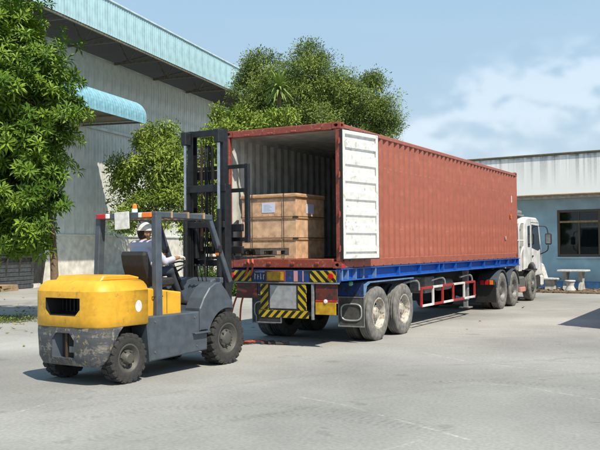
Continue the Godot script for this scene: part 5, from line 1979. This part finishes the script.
	lathe(st, P(0.95, 0.02, 2.31), Vector3.UP, [Vector2(0.042, 0), Vector2(0.042, 0.06), Vector2(0.038, 0.065), Vector2(0, 0.066)], 16)
	obj("base", st, M.lens_white, bc)
	st = S()
	lathe(st, P(0.95, 0.02, 2.377), Vector3.UP, [Vector2(0.036, 0), Vector2(0.034, 0.05), Vector2(0.022, 0.07), Vector2(0, 0.074)], 16)
	obj("dome", st, M.lens_orange, bc)
	# mast
	var m := node("mast", t)
	for s in [-1.0, 1.0]:
		st = S()
		ubox(st, 2.56, 2.575, s * 0.30, s * 0.42, 0.16, 2.82); ubox(st, 2.715, 2.73, s * 0.30, s * 0.42, 0.16, 2.82); ubox(st, 2.575, 2.715, s * 0.39, s * 0.42, 0.16, 2.82)
		obj("outer_upright", st, M.mast, m)
		st = S()
		ubox(st, 2.582, 2.60, s * 0.265, s * 0.375, 1.1, 3.72); ubox(st, 2.69, 2.708, s * 0.265, s * 0.375, 1.1, 3.72); ubox(st, 2.60, 2.69, s * 0.345, s * 0.375, 1.1, 3.72)
		obj("inner_upright", st, M.mast, m)
		st = S()
		cyl(st, P(2.50, s * 0.35, 0.3), P(2.50, s * 0.35, 2.42), 0.042, 0.042, 12)
		obj("lift_cylinder", st, M.mast, m)
		st = S()
		cyl(st, P(2.50, s * 0.35, 2.42), P(2.50, s * 0.35, 3.55), 0.026, 0.026, 12)
		obj("piston_rod", st, M.steel, m)
		st = S()
		ubox(st, 2.44, 2.58, s * 0.29, s * 0.40, 3.48, 3.70, 0.012)
		obj("rod_end", st, M.mast, m)
		st = S()
		ubox(st, 2.63, 2.645, s * 0.115 - 0.02, s * 0.115 + 0.02, 1.75, 3.45)
		obj("lift_chain", st, M.chain, m)
		st = S()
		tube(st, [P(1.95, s * 0.36, 0.95), P(2.55, s * 0.36, 1.12)], 0.04, 10)
		obj("tilt_cylinder", st, M.grey, m)
	for q in [[2.55, 2.58, 2.70, 2.82, 0.44], [2.74, 2.78, 1.15, 1.27, 0.42], [2.52, 2.56, 2.12, 2.22, 0.43], [2.74, 2.78, 0.35, 0.5, 0.42]]:
		st = S()
		ubox(st, q[0], q[1], -q[4], q[4], q[2], q[3], 0.006)
		obj("outer_tie", st, M.mast, m)
	for q in [[2.60, 2.69, 3.62, 3.72], [2.71, 2.74, 2.92, 3.06], [2.71, 2.74, 1.5, 1.6]]:
		st = S()
		ubox(st, q[0], q[1], -0.344, 0.344, q[2], q[3], 0.006)
		obj("inner_tie", st, M.mast, m)
	st = S()
	for k in 2:
		tube(st, curve([P(2.62, -0.06 + k * 0.05, 0.9), P(2.66, -0.06 + k * 0.05, 2.2), P(2.66, -0.06 + k * 0.05, 3.35), P(2.72, -0.06 + k * 0.05, 3.45), P(2.76, -0.06 + k * 0.05, 3.3), P(2.78, -0.05 + k * 0.05, 1.9)], 6), 0.014, 6)
	obj("hydraulic_hose", st, M.black, m)
	# carriage, backrest and forks
	var c := node("carriage", t)
	for q in [[1.70, 1.82], [2.06, 2.18]]:
		st = S()
		ubox(st, 2.80, 2.86, -0.58, 0.58, q[0], q[1], 0.008)
		obj("fork_bar", st, M.mast, c)
	for s in [-1.0, 1.0]:
		st = S()
		ubox(st, 2.60, 2.80, s * 0.20, s * 0.255, 1.62, 2.25, 0.008)
		obj("roller_plate", st, M.mast, c)
	st = S()
	for s in [-1.0, 1.0]:
		ubox(st, 2.865, 2.925, s * 0.58, s * 0.66, 1.88, 3.16, 0.008)
	for v in [-0.22, 0.22]: ubox(st, 2.87, 2.90, v - 0.02, v + 0.02, 1.9, 3.09)
	for w in [1.90, 2.70, 3.09]: ubox(st, 2.868, 2.912, -0.58, 0.58, w, w + 0.065, 0.006)
	obj("load_backrest", st, M.mast, c)
	for v in [-0.36, 0.26]:
		st = S()
		prism(st, [Vector2(2.865, 2.14), Vector2(2.865, 1.60), Vector2(3.0, 1.595), Vector2(4.10, 1.632), Vector2(4.10, 1.646), Vector2(2.93, 1.652), Vector2(2.91, 1.70), Vector2(2.91, 2.14)], P(0, v - 0.065, 0), Vector3(0, 0, -1), Vector3.UP, Vector3(1, 0, 0), 0.13, 0.004)
		obj("fork", st, M.mast, c)
	# work lamps at the front
	for s in [-1.0, 1.0]:
		st = S()
		ubox(st, 2.2, 2.27, s * 0.50, s * 0.60, 1.72, 1.84, 0.012)
		var lp := obj("work_lamp", st, M.black, t)
		st = S()
		ubox(st, 2.19, 2.199, s * 0.52, s * 0.58, 1.68, 1.72)
		obj("indicator", st, M.lens_orange, lp)

# ---------------------------------------------------------------- driver
# bones: [a, b, radius a, radius b, colour]; field joined by a smooth minimum, meshed as surface nets
func capsule(p: Vector3, a: Vector3, b: Vector3, ra: float, rb: float) -> float:
	var ab := b - a
	var t := clampf((p - a).dot(ab) / maxf(ab.length_squared(), 1e-9), 0.0, 1.0)
	return p.distance_to(a + ab * t) - lerpf(ra, rb, t)

func nets(st: SurfaceTool, bones: Array, cell: float, k: float) -> void:
	var lo := Vector3.ONE * 1e9
	var hi := -lo
	for b in bones:
		var r := maxf(b[2], b[3]) + 3.0 * cell
		for e in 2:
			lo = lo.min(b[e] - Vector3.ONE * r)
			hi = hi.max(b[e] + Vector3.ONE * r)
	var n := Vector3i(((hi - lo) / cell).ceil()) + Vector3i.ONE
	var field := PackedFloat32Array()
	field.resize(n.x * n.y * n.z)
	field.fill(1.0)
	var near := PackedByteArray()
	near.resize(field.size())
	var best := PackedFloat32Array()
	best.resize(field.size())
	best.fill(9.0)
	for bi in bones.size():
		var b: Array = bones[bi]
		var r := maxf(b[2], b[3]) + k + 2.5 * cell
		var l0 := Vector3i(((b[0] as Vector3).min(b[1]) - Vector3.ONE * r - lo) / cell).max(Vector3i.ZERO)
		var h0 := (Vector3i(((b[0] as Vector3).max(b[1]) + Vector3.ONE * r - lo) / cell) + Vector3i.ONE).min(n - Vector3i.ONE)
		for z in range(l0.z, h0.z + 1):
			for y in range(l0.y, h0.y + 1):
				for x in range(l0.x, h0.x + 1):
					var d := capsule(lo + Vector3(x, y, z) * cell, b[0], b[1], b[2], b[3])
					if d > r: continue
					var i := x + n.x * (y + n.y * z)
					if d < best[i]:
						best[i] = d; near[i] = bi
					var f := field[i]
					var h := clampf(0.5 + 0.5 * (f - d) / k, 0.0, 1.0)
					field[i] = lerpf(f, d, h) - k * h * (1.0 - h)
	var vid := {}
	var vp := []
	var vc := []
	var cor := [Vector3i(0, 0, 0), Vector3i(1, 0, 0), Vector3i(0, 1, 0), Vector3i(1, 1, 0), Vector3i(0, 0, 1), Vector3i(1, 0, 1), Vector3i(0, 1, 1), Vector3i(1, 1, 1)]
	var edg := [[0, 1], [2, 3], [4, 5], [6, 7], [0, 2], [1, 3], [4, 6], [5, 7], [0, 4], [1, 5], [2, 6], [3, 7]]
	for z in n.z - 1:
		for y in n.y - 1:
			for x in n.x - 1:
				var i := x + n.x * (y + n.y * z)
				if absf(field[i]) > cell * 2.5: continue
				var v := []
				var neg := 0
				for c in cor:
					var f := field[i + c.x + n.x * (c.y + n.y * c.z)]
					v.append(f)
					if f < 0: neg += 1
				if neg == 0 or neg == 8: continue
				var s := Vector3.ZERO
				var m := 0
				for e in edg:
					if (v[e[0]] < 0) != (v[e[1]] < 0):
						var t: float = v[e[0]] / (v[e[0]] - v[e[1]])
						s += Vector3(cor[e[0]]).lerp(Vector3(cor[e[1]]), t)
						m += 1
				vid[i] = vp.size()
				vp.append(lo + (Vector3(x, y, z) + s / m) * cell)
				vc.append(bones[near[i]][4])
	st.set_smooth_group(1)
	for i in vid:
		var x: int = i % n.x
		var y: int = (i / n.x) % n.y
		var z: int = i / (n.x * n.y)
		var f0 := field[i]
		for a in 3:
			var st0: Array = [1, n.x, n.x * n.y]
			var j: int = i + st0[a]
			if j >= field.size(): continue
			var f1 := field[j]
			if (f0 < 0) == (f1 < 0): continue
			var b1: int = st0[(a + 1) % 3]
			var b2: int = st0[(a + 2) % 3]
			var q := [i, i - b1, i - b1 - b2, i - b2]
			var ok := true
			for c in q:
				if not c in vid: ok = false
			if not ok: continue
			var order := [0, 1, 2, 0, 2, 3]
			if f0 < 0: order = [0, 2, 1, 0, 3, 2]
			for o in order:
				var id: int = vid[q[o]]
				st.set_color(vc[id])
				st.add_vertex(vp[id])
	st.set_smooth_group(-1)

func driver() -> void:
	var t := thing("person", "seated driver in white hard hat, pale shirt and dark trousers, hands forward", "person", Vector3(-2.947, 0, -11.282), -33.0)
	var shirt := Color(0.46, 0.46, 0.55)
	var trou := Color(0.035, 0.04, 0.055)
	var skin := Color(0.33, 0.17, 0.10)
	var glove := Color(0.72, 0.68, 0.58)
	var shoe := Color(0.02, 0.018, 0.016)
	var c := 0.075
	var B := []
	# trunk
	B.append([P(1.02, c - 0.09, 1.46), P(1.02, c + 0.09, 1.46), 0.115, 0.115, trou])
	B.append([P(1.02, c, 1.50), P(1.03, c, 1.66), 0.135, 0.14, shirt])
	B.append([P(1.03, c - 0.06, 1.70), P(1.03, c + 0.06, 1.70), 0.135, 0.135, shirt])
	B.append([P(1.05, c - 0.15, 1.845), P(1.05, c + 0.15, 1.845), 0.075, 0.075, shirt])
	B.append([P(1.05, c, 1.84), P(1.08, c, 1.93), 0.06, 0.055, skin])
	# legs
	for s in [-1.0, 1.0]:
		var knee := P(1.46, c + s * 0.15, 1.46)
		var ank := P(1.72, c + s * 0.14, 1.05)
		B.append([P(1.02, c + s * 0.10, 1.44), knee, 0.10, 0.07, trou])
		B.append([knee, ank, 0.066, 0.048, trou])
		B.append([ank + P(-0.05, 0, -0.06), ank + P(0.17, s * 0.02, -0.10), 0.045, 0.035, shoe])
	# arms: the right hand forward on the levers, the left on the steering wheel
	var el := P(1.22, c + 0.28, 1.60)
	var hr := P(1.62, c + 0.20, 1.66)
	B.append([P(1.05, c + 0.19, 1.83), el, 0.062, 0.05, shirt])
	B.append([el, el.lerp(hr, 0.55), 0.048, 0.042, shirt])
	B.append([el.lerp(hr, 0.5), hr, 0.036, 0.03, skin])
	var el2 := P(1.25, c - 0.29, 1.58)
	var hl := P(1.68, c - 0.19, 1.56)
	B.append([P(1.05, c - 0.19, 1.83), el2, 0.062, 0.05, shirt])
	B.append([el2, el2.lerp(hl, 0.55), 0.048, 0.042, shirt])
	B.append([el2.lerp(hl, 0.5), hl, 0.036, 0.03, skin])
	var st := S()
	nets(st, B, 0.014, 0.03)
	# hands: palm, four curled fingers and a thumb each
	for h in [[hr, 1.0], [hl, -1.0]]:
		var o: Vector3 = h[0]
		var s: float = h[1]
		var H := []
		H.append([o + P(-0.02, 0, 0), o + P(0.04, 0, 0.0), 0.03, 0.027, glove])
		H.append([o + P(0.05, -0.025, 0.0), o + P(0.05, 0.025, 0.0), 0.022, 0.022, glove])
		for f in 4:
			var v := -0.033 + f * 0.022
			var l: float = [0.85, 1.0, 0.95, 0.78][f]
			var k0 := o + P(0.065, v, 0.004)
			var k1 := k0 + P(0.035 * l, 0, -0.012)
			var k2 := k1 + P(0.012 * l, 0, -0.03)
			H.append([k0, k1, 0.0098, 0.009, glove])
			H.append([k1, k2, 0.009, 0.008, glove])
		H.append([o + P(0.0, -s * 0.03, -0.005), o + P(0.04, -s * 0.052, -0.01), 0.012, 0.0105, glove])
		H.append([o + P(0.04, -s * 0.052, -0.01), o + P(0.066, -s * 0.045, -0.02), 0.0105, 0.009, glove])
		nets(st, H, 0.006, 0.008)
	# head: skull, jaw, nose, ears
	var hd := P(1.10, c, 2.01)
	var F := []
	F.append([hd + P(-0.02, 0, 0.02), hd + P(0.015, 0, 0.02), 0.09, 0.085, skin])
	F.append([hd + P(0.03, 0, -0.06), hd + P(0.05, 0, -0.075), 0.06, 0.045, skin])
	F.append([hd + P(0.095, 0, 0.01), hd + P(0.112, 0, -0.025), 0.012, 0.016, skin])
	for s in [-1.0, 1.0]:
		F.append([hd + P(-0.012, s * 0.088, 0.005), hd + P(-0.018, s * 0.092, -0.03), 0.016, 0.011, skin])
		F.append([hd + P(0.085, s * 0.033, 0.018), hd + P(0.087, s * 0.03, 0.018), 0.012, 0.012, Color(0.1, 0.06, 0.04)])
	F.append([hd + P(0.088, -0.02, -0.062), hd + P(0.088, 0.02, -0.062), 0.009, 0.009, Color(0.30, 0.10, 0.08)])
	F.append([hd + P(-0.05, 0, -0.02), hd + P(-0.06, 0, 0.02), 0.066, 0.07, Color(0.015, 0.012, 0.01)])
	nets(st, F, 0.009, 0.018)
	st.generate_normals()
	var m := StandardMaterial3D.new()
	m.vertex_color_use_as_albedo = true
	m.roughness = 0.8
	put("body", st.commit(), m, t)
	# hard hat
	st = S()
	var hc := hd + P(0.0, 0, 0.045)
	lathe(st, hc, Vector3.UP, [Vector2(0.128, 0.0), Vector2(0.13, 0.012), Vector2(0.117, 0.02), Vector2(0.115, 0.05), Vector2(0.10, 0.09), Vector2(0.07, 0.118), Vector2(0.03, 0.13), Vector2(0, 0.132)], 28)
	box(st, hc + P(0, 0, 0.128), Vector3(0.03, 0.02, 0.14), 0.008)
	prism(st, [Vector2(0.09, -0.09), Vector2(0.155, -0.06), Vector2(0.17, 0.0), Vector2(0.155, 0.06), Vector2(0.09, 0.09)], hc + P(0, 0, -0.004), Vector3(0, 0, -1), Vector3(1, 0, 0), Vector3.UP, 0.014, 0.004)
	obj("hard_hat", st, M.sticker, t)

# ---------------------------------------------------------------- odds and ends of the yard
func yard_bits() -> void:
	var st: SurfaceTool
	# long steel skip under the tree
	var t := thing("steel_skip", "long dark steel skip under the broad-leaved tree", "skip", Vector3(-13.9, 0, -38.1), -18.4)
	st = S()
	prism(st, [Vector2(-0.75, 0.14), Vector2(0.75, 0.14), Vector2(0.95, 1.45), Vector2(-0.95, 1.45)], P(-4.4, 0, 0), Vector3(1, 0, 0), Vector3.UP, Vector3(0, 0, -1), 6.6, 0.02)
	obj("hull", st, M.skip, t)
	for k in 8:
		st = S()
		bar(st, P(-4.3 + k * 0.92, 0.79, 0.16), P(-4.3 + k * 0.92, 0.985, 1.42), 0.09, 0.07, 0.01, P(1, 0, 0))
		obj("rib", st, M.skip, t)
	st = S()
	ubox(st, -4.45, 2.25, 0.92, 1.03, 1.43, 1.53, 0.015)
	obj("rim", st, M.skip, t)
	for k in 3:
		st = S()
		ubox(st, -4.0 + k * 2.9, -3.8 + k * 2.9, -0.7, 0.7, 0, 0.14)
		obj("skid", st, M.chassis, t)
	# spare pallets stacked by it
	for k in 2:
		var p := thing("pallet", "pale timber pallet lying " + ("on the ground beside the dark skip" if k == 0 else "on top of another beside the skip"), "pallet", Vector3(-13.15, k * 0.135, -36.3), -14.0 + k * 5.0, "pallets beside the dark skip")
		for q in 6:
			st = S()
			ubox(st, -0.6 + q * 0.21, -0.45 + q * 0.21, -0.5, 0.5, 0.11, 0.133, 0.004)
			obj("deck_board", st, M.pale_wood, p)
		for v in [-0.5, -0.05, 0.4]:
			st = S()
			ubox(st, -0.6, 0.6, v, v + 0.1, 0.0, 0.109, 0.004)
			obj("stringer", st, M.pale_wood, p)
	# orange lashing straps hanging off the trailer tail
	var tr := Transform3D(Basis(Vector3.UP, deg_to_rad(-29.0)), Vector3(-0.350, 0, -15.108))
	for k in 2:
		st = S()
		var a := tr * P(-0.03, -0.69 + k * 0.09, 1.60)
		var b := tr * P(-0.07, -0.70 + k * 0.11, 1.35)
		var mid := Vector3(-1.27 + k * 0.14, 0.72, -15.75)
		var end := Vector3(-1.42 + k * 0.28, 0.02, -15.55)
		var path := curve([a, b, mid, end], 8)
		for i in path.size() - 1:
			var d: Vector3 = path[i + 1] - path[i]
			bar(st, path[i], path[i] + d * 1.02, 0.034, 0.005, 0.0, Vector3(0.2, 0.1, 1))
		var o := obj("lashing_strap", st, M.orange_strap)
		tag(o, "orange lashing strap hanging from the trailer tail to the ground", "strap", "orange straps on the trailer tail")
	st = S()
	var r := RandomNumberGenerator.new()
	r.seed = 5
	var coil := []
	for i in 22:
		coil.append(Vector3(-1.22 + i * 0.022 + r.randf_range(-0.12, 0.12), 0.02 + 0.05 * absf(sin(i * 1.3)) , -15.45 + r.randf_range(-0.14, 0.14)))
	tube(st, curve(coil, 4), 0.013, 6)
	var pile := obj("strap_heap", st, M.orange_strap)
	tag(pile, "tangled heap of orange strap on the ground by the front tyre", "strap")
	# a pair of chocks made of timber by the heap
	st = S()
	for i in 3:
		var p0 := Vector3(-0.75 + i * 0.14, 0.03, -15.4 + i * 0.05)
		bar(st, p0, p0 + Vector3(0.25, 0.01, -0.08 + i * 0.07), 0.05, 0.05, 0.006)
	var ch := obj("timber_wedge", st, M.old_wood)
	tag(ch, "splintered grey timber wedge beside the orange strap heap", "wedge")
	# fallen leaves in the yard, most of them under the tree
	var mm := MultiMesh.new()
	mm.transform_format = MultiMesh.TRANSFORM_3D
	mm.use_colors = true
	st = S()
	leaf(st, Vector3(-0.08, 0, 0), Vector3(1, 0.1, 0).normalized(), Vector3.UP, 0.17, 0.06, -0.1, Color.WHITE)
	mm.mesh = made(st)
	mm.instance_count = 240
	for i in 240:
		var s := r.randf_range(0.5, 1.1)
		var bs := Basis.from_euler(Vector3(r.randf_range(-0.3, 0.3), r.randf() * TAU, r.randf_range(-0.3, 0.3))).scaled(Vector3.ONE * s)
		var at := Vector3(-7.6 + r.randfn() * 2.2, 0.012, -22.5 + r.randfn() * 3.2)
		if i > 226: at = Vector3(r.randf_range(-7, 9), 0.012, r.randf_range(-25, -15))
		mm.set_instance_transform(i, Transform3D(bs, at))
		mm.set_instance_color(i, Color(0.34, 0.26, 0.05).lerp(Color(0.13, 0.08, 0.03), r.randf()))
	var lf := MultiMeshInstance3D.new()
	lf.name = "fallen_leaves"
	lf.multimesh = mm
	lf.material_override = leaf_mat(Color(0.1, 0.08, 0.02))
	add_child(lf)
	tag(lf, "dry leaves scattered over the concrete below the tree", "leaves", "", "stuff")
	# weeds at the foot of the tree
	mm = MultiMesh.new()
	mm.transform_format = MultiMesh.TRANSFORM_3D
	mm.use_colors = true
	mm.mesh = whorl_mesh(9, 0.16, 0.03, 30)
	mm.instance_count = 130
	for i in 130:
		var s := r.randf_range(0.5, 1.3)
		mm.set_instance_transform(i, Transform3D(Basis(Vector3.UP, r.randf() * TAU).scaled(Vector3.ONE * s), Vector3(-7.6 + r.randfn() * 0.6, 0.03, -21.0 + r.randfn() * 0.5)))
		mm.set_instance_color(i, Color(0.10, 0.17, 0.02).lerp(Color(0.18, 0.22, 0.04), r.randf()))
	lf = MultiMeshInstance3D.new()
	lf.name = "weeds"
	lf.multimesh = mm
	lf.material_override = leaf_mat(Color(0.2, 0.28, 0.05))
	add_child(lf)
	tag(lf, "green weeds growing at the foot of the tree", "weeds", "", "stuff")
